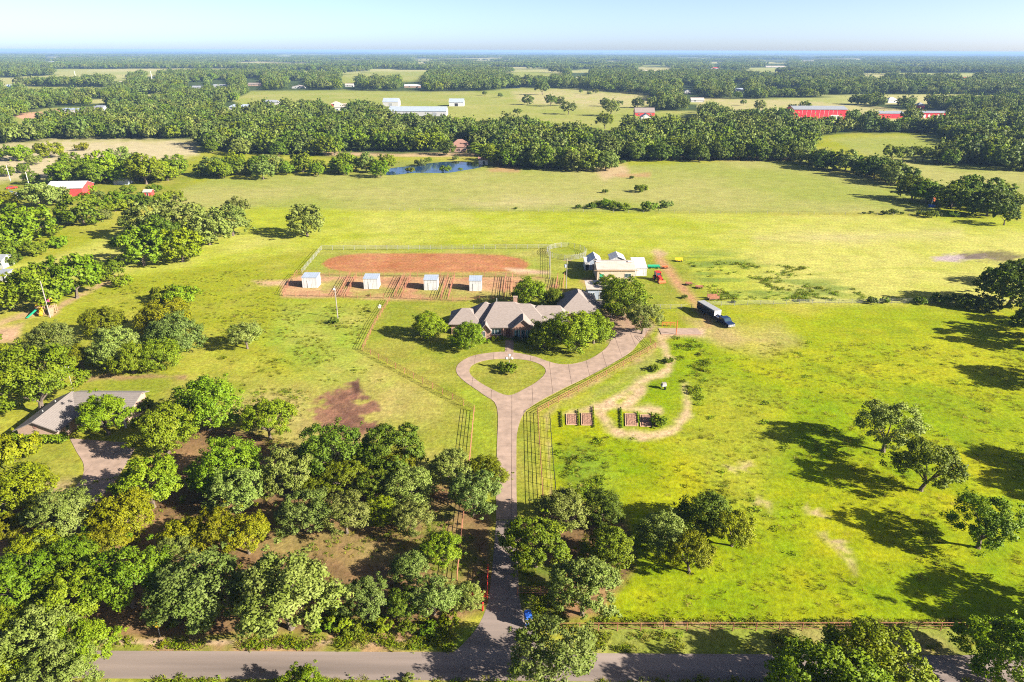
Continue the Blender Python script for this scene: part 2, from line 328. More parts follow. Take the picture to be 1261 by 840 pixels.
FIELDS = [
 [(545, 131), (790, 131), (800, 140), (752, 182), (735, 182), (700, 170), (640, 163), (560, 162)],
 [(285, 124), (310, 112), (420, 111), (520, 113), (600, 112), (640, 108), (700, 109), (800, 117), (815, 133), (640, 134), (545, 134), (480, 139), (430, 139), (380, 137), (310, 134)],
 [(420, 92), (470, 88), (530, 88), (525, 100), (420, 103)],
 [(605, 92), (640, 88), (690, 90), (708, 98), (640, 104)],
 [(855, 121), (975, 123), (1060, 130), (1130, 137), (1300, 139), (1300, 147), (1110, 150), (1040, 152), (930, 149), (862, 139)],
 [(780, 140), (820, 136), (860, 137), (868, 160), (800, 162)],
 [(5, 148), (60, 133), (150, 131), (140, 140), (75, 150), (25, 166)],
 [(5, 106), (140, 108), (144, 118), (40, 121)],
 [(285, 78), (300, 76), (392, 78), (385, 82), (290, 81)], [(337, 89), (402, 88), (402, 93), (337, 93)], [(1216, 157), (1243, 157), (1248, 174), (1218, 174)],
 [(785, 83), (832, 83), (838, 88), (790, 89)], [(940, 109), (992, 111), (985, 117), (935, 115)], [(0, 86), (18, 86), (16, 89), (0, 89)], [(500, 73), (620, 71), (625, 74), (505, 75.5)],
 [(830, 71), (905, 72), (900, 74), (835, 73.5)], [(1000, 73), (1060, 72), (1062, 75), (1000, 75)], [(60, 70), (180, 68.5), (190, 70.5), (70, 72)], [(345, 67), (420, 68), (420, 69.5), (340, 69)],
 [(250, 92), (276, 91), (276, 94), (252, 94)], [(740, 76), (770, 75), (775, 78), (742, 79)],
]
FCOL = [HAY, HAY, HAY, HAY, DRY, HAY, HAY, HAY, DRY, HAY, (.30, .28, .25), DRY, HAY, HAY, DRY, HAY, DRY, DRY, HAY, HAY, DRY]
for P_, c_ in zip(FIELDS, FCOL): paint(P_, c_, 1.2, 1.0)
paint([(630, 113), (700, 110), (800, 118), (812, 132), (720, 131), (640, 126)], DRY, 3, 3)
paint(NEAR, PASTURE, 1.5, 1.5)
paint([(-700, 178), (20, 178), (62, 173), (240, 173), (246, 192), (150, 205), (60, 222), (-300, 260)], (.40, .34, .20), 4, 6)
paint([(40, 222), (230, 214), (240, 226), (180, 248), (60, 262), (-200, 330), (-200, 235)], LAWN, 4, 4)
# hayfields
paint([(210, 238), (260, 220), (470, 212), (742, 205), (992, 195), (1165, 246), (1150, 262), (700, 262), (300, 258), (200, 256)], HAY, 2, 2)
paint([(200, 257), (700, 261), (1300, 270), (1700, 290), (1700, 372), (1000, 375), (880, 372), (820, 318), (690, 300), (400, 303), (250, 330), (100, 345), (-100, 345), (60, 320)], mixc((.270, .300, .020), (.370, .355, .085), (N1 - .3) * 2.2 + (N2 - .5) * .8), 3, 3)
paint([(1020, 170), (1150, 166), (1170, 178), (1150, 196), (1290, 214), (1290, 258), (1180, 246), (1095, 205)], HAY, 2, 2)
for P_ in ([(930, 290), (1180, 283), (1185, 291), (1000, 298), (930, 297)], [(560, 248), (720, 243), (760, 250), (600, 256)]): paint(P_, (.40, .33, .17), 8, 8, a=.55)
paint([(1145, 318), (1175, 313), (1215, 314), (1225, 318), (1180, 322), (1150, 322)], (.34, .27, .27), 1.5, 3, noise=N3)
paint([(1180, 312), (1230, 309), (1262, 316), (1240, 322), (1190, 320)], (.10, .075, .05), 2, 4, noise=N3, a=.8)
# wind-laid tall grass
paint([(835, 310), (900, 305), (960, 330), (1040, 345), (1080, 370), (880, 372), (850, 345)], (.13, .185, .03), 6, 14, noise=fbm(gx / 14, gy / 3.5, 71, 3), a=.8, thr=.5)
for P_ in ([(690, 302), (742, 268)], [(770, 267), (806, 305)], [(430, 290), (690, 285), (1000, 300)], [(300, 282), (560, 274), (900, 278)], [(900, 345), (1100, 330), (1250, 335)]): paint(P_, (.20, .24, .02), 1.2, 1.5, closed=False, width=.8, a=.45)
# meadow on the right
MEAD = [(672, 515), (690, 500), (800, 440), (830, 420), (900, 400), (1000, 388), (1700, 388), (1900, 772), (690, 772), (676, 620)]
paint(MEAD, MEADOW, 4, 5)
paint([(840, 380), (1000, 376), (1700, 380), (1700, 470), (1000, 470), (900, 440)], mixc((.20, .245, .004), (.285, .285, .010), (N2 - .3) * 2), 14, 14)
paint([(880, 400), (960, 398), (985, 425), (940, 440), (890, 425)], (.33, .27, .10), 10, 10, a=.6)
paint([(880, 470), (960, 500), (940, 640), (880, 620), (820, 540)], (.27, .27, .025), 22, 30, a=.65)
for P_ in ([(988, 622), (1004, 620), (1040, 655), (1052, 690), (1056, 710), (1040, 690), (1010, 660)], [(925, 610), (950, 616), (948, 632), (930, 630)], [(890, 572), (925, 568), (930, 580), (895, 584)]):
    paint(P_, (.42, .30, .18), 6, 10, noise=N3, a=.9, thr=.52)
paint([(690, 560), (720, 545), (760, 600), (740, 640), (700, 620)], (.13, .20, .02), 15, 20, a=.6)
# pasture left of the drive
paint([(440, 430), (575, 505), (600, 560), (600, 640), (520, 620), (430, 560), (380, 470), (420, 430)], mixc((.215, .225, .028), (.32, .265, .08), (N2 - .33) * 2.0), 12, 10)
paint([(240, 470), (380, 470), (420, 540), (360, 560), (300, 540)], mixc((.24, .25, .035), (.33, .27, .09), (N2 - .33) * 2.0), 14, 14)
paint([(410, 372), (470, 372), (450, 432), (480, 470), (390, 470), (330, 420), (350, 375)], mixc((.21, .265, .025), (.30, .285, .06), (N2 - .33) * 2.0), 14, 14)
NB = fbm(gx / 3.2, gy / 3.2, 57, 4)
paint([(392, 505), (415, 488), (440, 478), (452, 490), (456, 515), (462, 530), (440, 540), (410, 536), (390, 522)], (.22, .115, .07), 4, 26, noise=NB)
paint([(405, 500), (440, 482), (452, 505), (450, 528), (425, 530)], (.13, .065, .045), 5, 30, noise=fbm(gx / 1.6, gy / 1.6, 58, 4), a=.8)
paint([(375, 520), (400, 540), (470, 545), (480, 580), (370, 560)], (.30, .19, .11), 12, 14, noise=N3, a=.6, thr=.45)
paint([(432, 471), (441, 470), (446, 483), (437, 484)], (.085, .045, .032), 1.5, 2, noise=N3)
# woods floor by the road
WOODS = [(-900, 640), (60, 600), (90, 625), (150, 580), (200, 555), (240, 520), (300, 530), (345, 540), (365, 560), (420, 590), (475, 575), (530, 590), (560, 600), (606, 625), (605, 700), (598, 745), (560, 772), (400, 775), (130, 790), (-900, 800)]
paint(WOODS, FLOOR, 7, 12)
paint([(400, 655), (480, 670), (530, 720), (500, 760), (440, 700)], (.26, .155, .085), 10, 12, a=.7)
paint([(490, 640), (560, 620), (590, 690), (560, 740), (510, 690)], mixc((.16, .17, .03), (.22, .15, .06), (N3 - .4) * 3), 10, 12, a=.85)
paint([(640, 640), (700, 612), (770, 640), (780, 700), (740, 760), (650, 770), (640, 700)], FLOOR, 6, 8)
paint([(640, 690), (700, 700), (690, 760), (645, 765)], mixc((.12, .15, .02), (.20, .14, .06), (N3 - .4) * 3), 5, 6)
# lawns of the two houses
paint([(466, 373), (480, 365), (560, 368), (720, 350), (800, 400), (806, 428), (662, 506), (664, 640), (640, 640), (606, 640), (580, 560), (586, 507), (447, 430)], LAWN, 2, 2)
paint([(565, 480), (600, 480), (612, 520), (606, 620), (590, 620), (584, 540)], mixc((.20, .245, .018), (.25, .26, .03), (N2 - .35) * 2), 4, 4)
paint([(-300, 560), (0, 552), (80, 545), (100, 575), (96, 595), (80, 618), (-300, 640)], LAWN, 3, 3)
paint([(60, 590), (98, 588), (84, 616), (50, 612)], (.33, .24, .13), 6, 6, a=.7)
paint([(95, 470), (240, 462), (330, 470), (260, 500), (180, 500)], LAWN, 6, 6)
paint([(90, 464), (140, 461), (230, 462), (228, 466), (100, 468)], (.25, .15, .085), 2, 3, noise=N3, a=.8)
# arena, pens, barnyard
paint([(372, 336), (396, 308), (676, 306), (678, 343), (560, 345)], mixc((.22, .25, .03), (.30, .27, .07), (N2 - .3) * 2), 2, 2)
paint([(397, 325), (404, 319), (420, 314.5), (447, 312), (560, 312), (618, 314), (643, 319), (652, 326), (645, 333), (600, 335.5), (430, 335.5), (404, 331)], mixc((.310, .128, .052), (.350, .160, .075), (N2 - .3) * 2), .8, .6)
paint([(345, 350), (372, 338), (650, 337), (690, 345), (690, 355), (560, 371), (420, 367), (348, 365)], mixc((.40, .245, .13), (.33, .17, .09), (N2 - .3) * 2), 2, 2.5)
paint([(310, 346), (360, 345), (360, 352), (320, 352)], (.42, .27, .16), 2, 2)
for P_ in ([(432, 358), (470, 352), (500, 358), (490, 366), (440, 367)], [(510, 358), (540, 352), (600, 360), (640, 358), (630, 368), (540, 371)], [(375, 352), (420, 346), (430, 352), (400, 358)], [(640, 342), (676, 338), (690, 350), (660, 358)]):
    paint(P_, (.24, .25, .045), 3, 5, noise=N3, a=.75)
paint([(400, 337), (660, 337), (660, 341), (400, 341)], (.22, .23, .05), 1, 2, noise=N3, a=.8)
paint([(620, 330), (660, 333), (720, 336), (715, 339), (640, 337)], (.45, .31, .20), 1, 1.5)
paint([(676, 306), (722, 306), (722, 343), (677, 343)], mixc((.20, .235, .02), (.26, .26, .05), (N2 - .3) * 2), 3, 3)
paint([(715, 346), (740, 343), (745, 356), (720, 354)], (.36, .21, .12), 3, 4)
paint([(735, 338), (840, 318), (870, 372), (780, 380)], LAWN, 8, 6)
paint([(812, 318), (822, 333), (838, 352), (855, 372), (866, 386), (872, 396)], (.36, .205, .10), 4, 3, closed=False, width=5)
paint([(812, 318), (800, 310), (808, 306), (822, 312)], (.38, .27, .15), 2, 3)
paint([(835, 386), (868, 392), (905, 408), (940, 420), (900, 424), (860, 412)], (.36, .26, .12), 8, 8, a=.7)
paint([(812, 405), (866, 406), (866, 413), (812, 413)], (.42, .29, .20), 3, 3)
paint([(745, 380), (785, 385), (812, 402), (790, 416), (750, 420), (738, 398)], (.30, .20, .13), 4, 4)
# garden paths
SAND = (.47, .33, .20)
for P_, w_ in (([(815, 416), (818, 428), (826, 444), (822, 456), (790, 470), (768, 484), (750, 496)], 4), ([(702, 508), (724, 504), (750, 497), (780, 504), (812, 505)], 4), ([(748, 498), (742, 510), (747, 522), (762, 532), (790, 538), (815, 535), (833, 528), (846, 510), (846, 494), (843, 476)], 4),
               ([(790, 480), (770, 500)], 5)):
    paint(P_, SAND, 4, 5, noise=N3, closed=False, width=w_, a=.9)
paint([(690, 500), (760, 470), (800, 430), (815, 440), (770, 470), (720, 500)], (.33, .27, .10), 8, 8, a=.5)
paint([(672, 512), (690, 494), (800, 436), (806, 430), (812, 420)], (.35, .24, .13), 3, 4, noise=N3, closed=False, width=1, a=.7)
paint([(674, 515), (676, 560), (682, 640)], (.36, .26, .13), 2, 3, noise=N3, closed=False, width=1.5, a=.7)
paint([(-20, 404), (40, 385), (64, 388), (80, 372), (150, 340)], (.40, .26, .15), 2, 3, noise=N3, closed=False, width=3, a=.8)
paint([(-60, 430), (-20, 404), (30, 398), (20, 420)], (.42, .27, .16), 4, 4)
paint([(735, 206), (770, 202), (775, 216), (745, 222), (733, 212)], (.40, .28, .17), 3, 3, a=.8)
for P_ in ([(820, 193), (990, 193.5), (985, 197), (820, 197)], [(755, 215), (800, 213), (800, 218), (765, 219)], [(588, 198), (640, 202), (640, 212), (604, 212)]): paint(P_, (.36, .20, .11), 1.5, 1.5, a=.7)
paint([(400, 186), (480, 190), (600, 187), (615, 193), (480, 193), (400, 191)], (.42, .29, .17), 1, 1, a=.9)
paint([(15, 141), (70, 135), (120, 133), (118, 138), (60, 143), (30, 148)], (.46, .27, .17), 1, 1.5)
paint([(905, 136), (975, 135), (978, 146), (930, 149)], (.44, .34, .24), 1, 2)
paint([(430, 214), (475, 199), (600, 197), (612, 206), (560, 213), (480, 216)], (.20, .22, .04), 2, 2)
# road verge
paint([(-900, 787), (130, 786), (400, 782), (560, 772), (560, 806), (-900, 803)], mixc((.30, .185, .095), (.16, .18, .02), (N3 - .42) * 4), 3, 3)
paint([(130, 788), (260, 788), (520, 789), (520, 793), (130, 794)], (.42, .30, .19), 2, 3, noise=N3, a=.8)
paint([(715, 768), (1800, 772), (1800, 812), (720, 806)], mixc((.19, .225, .03), (.30, .245, .09), (N2 - .36) * 2.2), 3, 3)
paint([(730, 766), (1190, 765), (1190, 769), (730, 770)], (.36, .23, .14), 1.5, 3, noise=N3, a=.8)
paint([(480, 800), (560, 772), (590, 770), (600, 745), (608, 745), (590, 778), (560, 805)], mixc((.15, .20, .02), (.24, .22, .06), (N3 - .4) * 3), 2, 2)
paint([(-900, 838), (2600, 838), (2600, 1600), (-900, 1600)], mixc((.16, .20, .025), (.28, .22, .09), (N2 - .4) * 2.5), 3, 3)

for P_ in ([(860, 432), (980, 446), (1120, 478), (1261, 520)], [(855, 436), (975, 450), (1115, 483), (1255, 526)], [(845, 560), (870, 545), (878, 530)], [(500, 470), (480, 520), (470, 560)]): paint(P_, (.15, .19, .01), 1.2, 2, closed=False, width=.8, a=.5)
paint([(250, 640), (340, 630), (520, 660), (540, 700), (300, 720), (150, 700)], mixc((.15, .16, .02), (.24, .17, .07), (N2 - .4) * 3), 14, 26, a=.7, thr=.52)
colr *= 0.72
gm = bpy.data.meshes.new('ground')
gv = np.stack([gx, gy, np.zeros_like(gx)], 1).astype(np.float32)
ii = (np.arange(nr - 1)[:, None] * nc + np.arange(nc - 1)[None, :]).ravel()
gf = np.stack([ii, ii + 1, ii + nc + 1, ii + nc], 1).astype(np.int32)
def fast_mesh(me, v, f):
    k = f.shape[1]
    me.vertices.add(len(v)); me.vertices.foreach_set('co', np.ascontiguousarray(v, np.float32).ravel())
    me.loops.add(len(f) * k); me.loops.foreach_set('vertex_index', np.ascontiguousarray(f, np.int32).ravel())
    me.polygons.add(len(f)); me.polygons.foreach_set('loop_start', np.arange(0, len(f) * k, k, dtype=np.int32))
    me.update(calc_edges=True)
fast_mesh(gm, gv, gf)
ca = gm.attributes.new('Col', 'FLOAT_COLOR', 'POINT')
ca.data.foreach_set('color', np.concatenate([colr, np.ones((len(gx), 1))], 1).astype(np.float32).ravel())
ground = bpy.data.objects.new('ground', gm); col.objects.link(ground); ground['kind'] = 'structure'
m, t, b = new_mat('land_cover'); b.inputs['Roughness'].default_value = 1.0; b.inputs['Specular IOR Level'].default_value = 0.05
at = t.nodes.new('ShaderNodeAttribute'); at.attribute_name = 'Col'
ge = t.nodes.new('ShaderNodeNewGeometry')
def gnoise(sc, det=4, stretch=None):
    n = t.nodes.new('ShaderNodeTexNoise'); n.inputs['Scale'].default_value = sc; n.inputs['Detail'].default_value = det; n.inputs['Roughness'].default_value = .65
    if stretch:
        mp = t.nodes.new('ShaderNodeMapping'); mp.inputs['Scale'].default_value = stretch; t.links.new(ge.outputs['Position'], mp.inputs[0]); t.links.new(mp.outputs[0], n.inputs['Vector'])
    else: t.links.new(ge.outputs['Position'], n.inputs['Vector'])
    return n
def rng(src, a, b_, lo, hi):
    r = t.nodes.new('ShaderNodeMapRange'); r.inputs[1].default_value = a; r.inputs[2].default_value = b_; r.inputs[3].default_value = lo; r.inputs[4].default_value = hi
    t.links.new(src, r.inputs[0]); return r
n1 = gnoise(1.3, 8); n2 = gnoise(0.16, 4); n3 = gnoise(0.5, 4, (.35, 1.0, 1.0))
r1 = rng(n1.outputs[0], .3, .7, .66, 1.32); r2 = rng(n2.outputs[0], .3, .7, .86, 1.14); r3 = rng(n3.outputs[0], .3, .7, .86, 1.12)
mu = t.nodes.new('ShaderNodeMath'); mu.operation = 'MULTIPLY'; t.links.new(r1.outputs[0], mu.inputs[0]); t.links.new(r2.outputs[0], mu.inputs[1])
mu2 = t.nodes.new('ShaderNodeMath'); mu2.operation = 'MULTIPLY'; t.links.new(mu.outputs[0], mu2.inputs[0]); t.links.new(r3.outputs[0], mu2.inputs[1])
h = t.nodes.new('ShaderNodeHueSaturation'); t.links.new(at.outputs['Color'], h.inputs['Color']); t.links.new(mu2.outputs[0], h.inputs['Value'])
n4 = gnoise(0.35, 3); r4 = rng(n4.outputs[0], .3, .7, .487, .513); t.links.new(r4.outputs[0], h.inputs['Hue'])
t.links.new(h.outputs[0], b.inputs['Base Color'])
bp = t.nodes.new('ShaderNodeBump'); bp.inputs['Strength'].default_value = .55; bp.inputs['Distance'].default_value = .22
t.links.new(n1.outputs[0], bp.inputs['Height']); t.links.new(bp.outputs[0], b.inputs['Normal'])
gm.materials.append(m)

# ------------------------------------------------------------------ road, drives, walk
def sheet(name, poly_px, z, m, holes=(), th=0.0, parent=None, kind='structure'):
    loops = [[Vector((*G(u, v), 0)) for u, v in poly_px]] + [[Vector((*G(u, v), 0)) for u, v in hp] for hp in holes]
    tris = geometry.tessellate_polygon(loops); vv = [p for l in loops for p in l]
    me = bpy.data.meshes.new(name); me.from_pydata([(p.x, p.y, z) for p in vv], [], [tuple(x) for x in tris]); me.update()
    bm = bmesh.new(); bm.from_mesh(me)
    bmesh.ops.recalc_face_normals(bm, faces=bm.faces)
    if sum(f.normal.z for f in bm.faces) < 0: bmesh.ops.reverse_faces(bm, faces=bm.faces)
    bm.to_mesh(me); bm.free(); me.materials.append(m)
    o = bpy.data.objects.new(name, me); col.objects.link(o)
    if kind: o['kind'] = kind
    if parent is not None: o.parent = parent
    return o
def smooth_px(P, n=4, closed=False):
    P = np.array(P, float); out = []; k = len(P)
    for i in range(k if closed else k - 1):
        p0 = P[(i - 1) % k] if closed or i > 0 else P[i]; p1 = P[i]; p2 = P[(i + 1) % k]; p3 = P[(i + 2) % k] if closed or i + 2 < k else P[(i + 1) % k]
        for j in range(n):
            q = j / n
            out.append(tuple(.5 * ((2 * p1) + (-p0 + p2) * q + (2 * p0 - 5 * p1 + 4 * p2 - p3) * q * q + (-p0 + 3 * p1 - 3 * p2 + p3) * q ** 3)))
    if not closed: out.append(tuple(P[-1]))
    return out
def slabs(root, name, poly, holes, step, ang, z, th, gap=0.028):
    """cast a paved polygon as separate slabs with open joints between them"""
    base = sheet('tmp', poly, 0, MT['concrete'], holes, kind=None); me0 = base.data
    bm = bmesh.new(); bm.from_mesh(me0); bpy.data.objects.remove(base)
    ca_, sa_ = math.cos(ang), math.sin(ang)
    xs = [v.co.x * ca_ + v.co.y * sa_ for v in bm.verts]; ys = [-v.co.x * sa_ + v.co.y * ca_ for v in bm.verts]
    for nrm, vals in (((ca_, sa_, 0), xs), ((-sa_, ca_, 0), ys)):
        k = math.floor(min(vals) / step)
        while k * step < max(vals):
            for sg in (-gap, gap):
                d = k * step + sg; n_ = Vector(nrm)
                bmesh.ops.bisect_plane(bm, geom=bm.verts[:] + bm.edges[:] + bm.faces[:], plane_co=n_ * d, plane_no=n_)
            k += 1
    cells = {}
    for f in bm.faces:
        c = f.calc_center_median(); a = (c.x * ca_ + c.y * sa_) / step; b_ = (-c.x * sa_ + c.y * ca_) / step
        if abs(a - round(a)) * step < gap or abs(b_ - round(b_)) * step < gap: continue
        cells.setdefault((math.floor(a), math.floor(b_)), []).append([v.co.copy() for v in f.verts])
    bm.free()
    for key, fs in sorted(cells.items()):
        if sum(geometry.area_tri(f[0], f[i], f[i + 1]) for f in fs for i in range(1, len(f) - 1)) < .25: continue
        b2 = bmesh.new()
        for f in fs: b2.faces.new([b2.verts.new((p.x, p.y, z)) for p in f])
        bmesh.ops.remove_doubles(b2, verts=b2.verts, dist=.002)
        r = bmesh.ops.extrude_face_region(b2, geom=b2.faces[:])
        for e in r['geom']:
            if isinstance(e, bmesh.types.BMVert): e.co.z -= th
        bmesh.ops.recalc_face_normals(b2, faces=b2.faces)
        me = bpy.data.meshes.new(name); b2.to_mesh(me); b2.free(); me.materials.append(MT['concrete'])
        o = link(name, me, root)
OUT = smooth_px([(611, 640), (611, 600), (612, 551), (612, 502), (595, 486), (571, 469), (562, 458), (565, 448), (580, 439), (600, 435), (624, 433.5), (654, 438), (673, 444.5), (689, 448.5), (707, 448), (727, 442), (745, 430), (752, 419), (752, 408)], 4) \
    + smooth_px([(800, 403), (794, 414), (786, 423), (776, 434), (749, 451), (722, 465), (689, 481), (655, 500), (643, 513), (637, 532), (636, 551), (636, 600), (637, 640)], 4)
ISL = smooth_px([(626, 487), (603, 478), (584, 466), (578, 457), (583, 449), (600, 443.5), (625, 442), (650, 444), (667, 450), (672, 458), (664, 468), (648, 478)], 4, True)
sheet('driveway', OUT, .008, MT['joint'], [ISL])
drv = bpy.data.objects['driveway']
slabs(drv, 'concrete_slab', OUT, [ISL], 3.9, 0.0, .05, .04)
LOW = smooth_px([(611, 641), (608, 680), (605, 710), (600, 745), (586, 775), (560, 802), (540, 810)], 4) + smooth_px([(720, 812), (676, 800), (655, 775), (641, 745), (638, 700), (637, 641)], 4)
sheet('drive_entrance', LOW, .012, MT['asphalt'])
WALK = [(622.5, 419), (632.5, 419), (632.2, 433.5), (622, 433.5)]
wk = sheet('front_walk', WALK, .009, MT['joint']); slabs(wk, 'paving_slab', WALK, [], 1.25, 0.0, .055, .045, .03)
LD = smooth_px([(86, 540), (94, 556), (103, 572), (101, 588), (90, 604), (84, 620), (80, 650)], 4) + smooth_px([(104, 650), (116, 622), (136, 600), (152, 577), (164, 557), (167, 546)], 4)
ld = sheet('neighbour_driveway', LD, .008, MT['joint']); slabs(ld, 'concrete_slab', LD, [], 4.2, .12, .05, .04)
ROADP = [(-900, 799.5), (0, 801), (400, 802.5), (800, 805), (1200, 807), (2200, 812), (2200, 846), (1200, 843), (800, 840), (400, 837), (0, 835), (-900, 833)]
sheet('road', ROADP, .016, MT['asphalt'])
m, t, b = new_mat('pond_water'); b.inputs['Base Color'].default_value = (.012, .035, .085, 1); b.inputs['Roughness'].default_value = .08; b.inputs['Specular IOR Level'].default_value = .6
tc = t.nodes.new('ShaderNodeTexCoord'); n = t.nodes.new('ShaderNodeTexNoise'); n.inputs['Scale'].default_value = .8; t.links.new(tc.outputs['Object'], n.inputs['Vector'])
bp = t.nodes.new('ShaderNodeBump'); bp.inputs['Strength'].default_value = .12; t.links.new(n.outputs[0], bp.inputs['Height']); t.links.new(bp.outputs[0], b.inputs['Normal'])
MT['water'] = m
sheet('pond_water', smooth_px([(474, 213), (478, 208), (500, 205), (530, 201), (560, 199), (590, 202), (592, 206), (570, 210), (548, 213), (510, 213), (480, 216)], 4, True), .03, m)
sheet('pond_water', [(618, 107.5), (640, 107), (640, 108.6), (618, 109)], .05, m)

# rough patches of tilled soil in the garden
# ------------------------------------------------------------------ trees
ORD = 'first second third fourth fifth sixth seventh eighth ninth tenth eleventh twelfth thirteenth fourteenth fifteenth sixteenth seventeenth eighteenth nineteenth twentieth'.split()
ORD += ['twenty-' + o for o in ORD[:9]] + ['thirtieth'] + ['thirty-' + o for o in ORD[:9]]
def leaf_cloud(centers, radii, counts, size, rng_, tints, outward=.75, flat=.85):
    """many small leaf faces spread through clumps; returns verts, quads, tint per vertex"""
    C = np.repeat(centers, counts, 0); R = np.repeat(radii, counts); T = np.repeat(tints, counts)
    n = len(C); d = rng_.normal(size=(n, 3)); d /= np.linalg.norm(d, axis=1)[:, None]
    rr = rng_.random(n) ** .45
    P = C + d * (R * rr)[:, None] * np.array([1, 1, flat])
    nm = d * outward + rng_.normal(size=(n, 3)) * .55 + np.array([0, 0, .25]); nm /= np.linalg.norm(nm, axis=1)[:, None]
    a = np.cross(nm, rng_.normal(size=(n, 3))); a /= np.linalg.norm(a, axis=1)[:, None]; b = np.cross(nm, a)
    s = size * (.65 + .7 * rng_.random(n)); a = a * s[:, None] * .5; b = b * (s * .36)[:, None]
    k = nm * (s * .10)[:, None]
    V = np.stack([P - a, P + b + k, P + a, P - b + k], 1).reshape(-1, 3)
    Q = np.arange(n * 4).reshape(n, 4)
    tt = np.clip(T + rng_.normal(size=n) * .14, 0, 1)
    ln = d * .75 + rng_.normal(size=(n, 3)) * .25; return V, Q, np.repeat(tt, 4), np.repeat(ln, 4, 0)
def crown_shape(seed, style='oak'):
    """lobes of a 10 m wide tree; z from ground"""
    r = np.random.default_rng(seed); L = []
    if style == 'oak': nl, zc, ax, az, lo = 12, 5.2, 3.2, 3.0, (1.5, 2.15)
    elif style == 'open': nl, zc, ax, az, lo = 12, 5.4, 3.1, 2.7, (1.4, 2.0)
    elif style == 'round': nl, zc, ax, az, lo = 16, 4.3, 2.9, 3.3, (1.6, 2.2)
    elif style == 'bush': nl, zc, ax, az, lo = 9, 2.9, 3.2, 1.7, (1.5, 2.1)
    k0 = r.random() * 6.28
    for i in range(nl):
        ph = k0 + i * 2.39996 + r.normal() * .25; u = -0.55 + 1.5 * (i + .5) / nl; u = min(u, .95)
        q = math.sqrt(max(0, 1 - u * u)); e = .82 + .32 * r.random()
        L.append((ax * q * math.cos(ph) * e, ax * q * math.sin(ph) * e, zc + az * u * (.85 + .25 * r.random()), r.uniform(*lo)))
    L.append((r.normal() * .3, r.normal() * .3, zc + .2, lo[1]))
    return np.array(L)
def crown_mesh(name, seed, style, leaves, size, nclump):
    r = np.random.default_rng(seed + 1000); L = crown_shape(seed, style); cs, rs, ts_ = [], [], []
    for (x, y, z, rad) in L:
        lobe_t = r.random() * .5 + .1
        for k in range(nclump):
            d = r.normal(size=3); d /= np.linalg.norm(d); d[2] = d[2] * .85 + .12
            out = np.array([x, y, (z - 5.0) * .8]); out /= (np.linalg.norm(out) + 1e-6); d = d + out * .55; d /= np.linalg.norm(d)
            cs.append(np.array([x, y, z]) + d * rad * (.62 + .42 * r.random()) * np.array([1, 1, .85])); rs.append(rad * r.uniform(.26, .44)); ts_.append(np.clip(lobe_t + r.normal() * .16, 0, 1))
    for k in range(16 if style in ('oak', 'open') else 10):     # twigs that reach past the lobes
        x, y, z, rad = L[r.integers(0, len(L))]; o_ = np.array([x, y, (z - 4.2) * .9]); o_ = o_ / (np.linalg.norm(o_) + 1e-6) + r.normal(size=3) * .35
        cs.append(np.array([x, y, z]) + o_ * rad * r.uniform(1.0, 1.35)); rs.append(r.uniform(.3, .6)); ts_.append(r.random() * .7)
    cs = np.array(cs); rs = np.array(rs); cnt = np.maximum((leaves * rs ** 2 / (rs ** 2).sum()).astype(int), 3)
    V, Q, T, LN = leaf_cloud(cs, rs, cnt, size, r, np.array(ts_))
    ct = np.array([0, 0, L[:, 2].mean() - 1.5]); od = V - ct; od /= np.linalg.norm(od, axis=1)[:, None]; LN = LN * .8 + od * .8 + np.array([0, 0, .25]); LN /= np.linalg.norm(LN, axis=1)[:, None]
    low = {'bush': .1, 'round': .15, 'oak': 1.0, 'open': 1.6}[style]
    V[:, 2] = np.maximum(V[:, 2], low + .3 * r.random(len(V)))
    s = 5.25 / np.percentile(np.abs(V[:, :2]).max(1), 98.5); V = V * np.array([s, s, 1.0])
    me = bpy.data.meshes.new(name); fast_mesh(me, V, Q)
    at = me.attributes.new('tint', 'FLOAT', 'POINT'); at.data.foreach_set('value', T.astype(np.float32))
    av = me.attributes.new('lean', 'FLOAT_VECTOR', 'POINT'); av.data.foreach_set('vector', LN.astype(np.float32).ravel())
    me.materials.append(LEAF['G'])
    return me
def trunk_mesh(name, seed, style, detail=True):
    r = np.random.default_rng(seed + 50); L = crown_shape(seed, style); b = MB(); n = 7 if detail else 5
    fork = 2.0 if style != 'bush' else .4; r0 = .30 if style != 'bush' else .16
    bend = r.normal(size=2) * .18
    b.tube((0, 0, -.1), (0, 0, .35), r0 * 1.5, r0 * 1.05, n); b.tube((0, 0, .35), (bend[0], bend[1], fork), r0 * 1.05, r0 * .85, n)
    for (x, y, z, rad) in L[: (9 if detail else 4)]:
        m_ = Vector((x * .45 + bend[0] + r.normal() * .2, y * .45 + bend[1] + r.normal() * .2, fork + (z - fork) * .62)); e = Vector((x, y, z))
        b.tube((bend[0], bend[1], fork - .1), m_, r0 * .5, r0 * .30, 5); b.tube(m_, e, r0 * .30, r0 * .10, 5)
        if detail:
            for q in range(3):
                d = Vector(r.normal(size=3)); d.normalize(); b.tube(m_.lerp(e, .5 + .2 * q), e + d * rad * .9, r0 * .12, r0 * .04, 4)
    return b.mesh(name, MT['bark'])
STY = ['oak', 'oak', 'open', 'round', 'oak', 'open', 'oak', 'round', 'oak']
CROWN = {}; TRUNK = {}
for i, st in enumerate(STY):
    CROWN[('near', i)] = crown_mesh('crown', 11 + i, st, 17000 if st != 'open' else 12000, .285, 18); TRUNK[('near', i)] = trunk_mesh('trunk', 11 + i, st)
    CROWN[('mid', i)] = crown_mesh('crown', 11 + i, st, 4600, .52, 10); TRUNK[('mid', i)] = trunk_mesh('trunk', 11 + i, st, False)
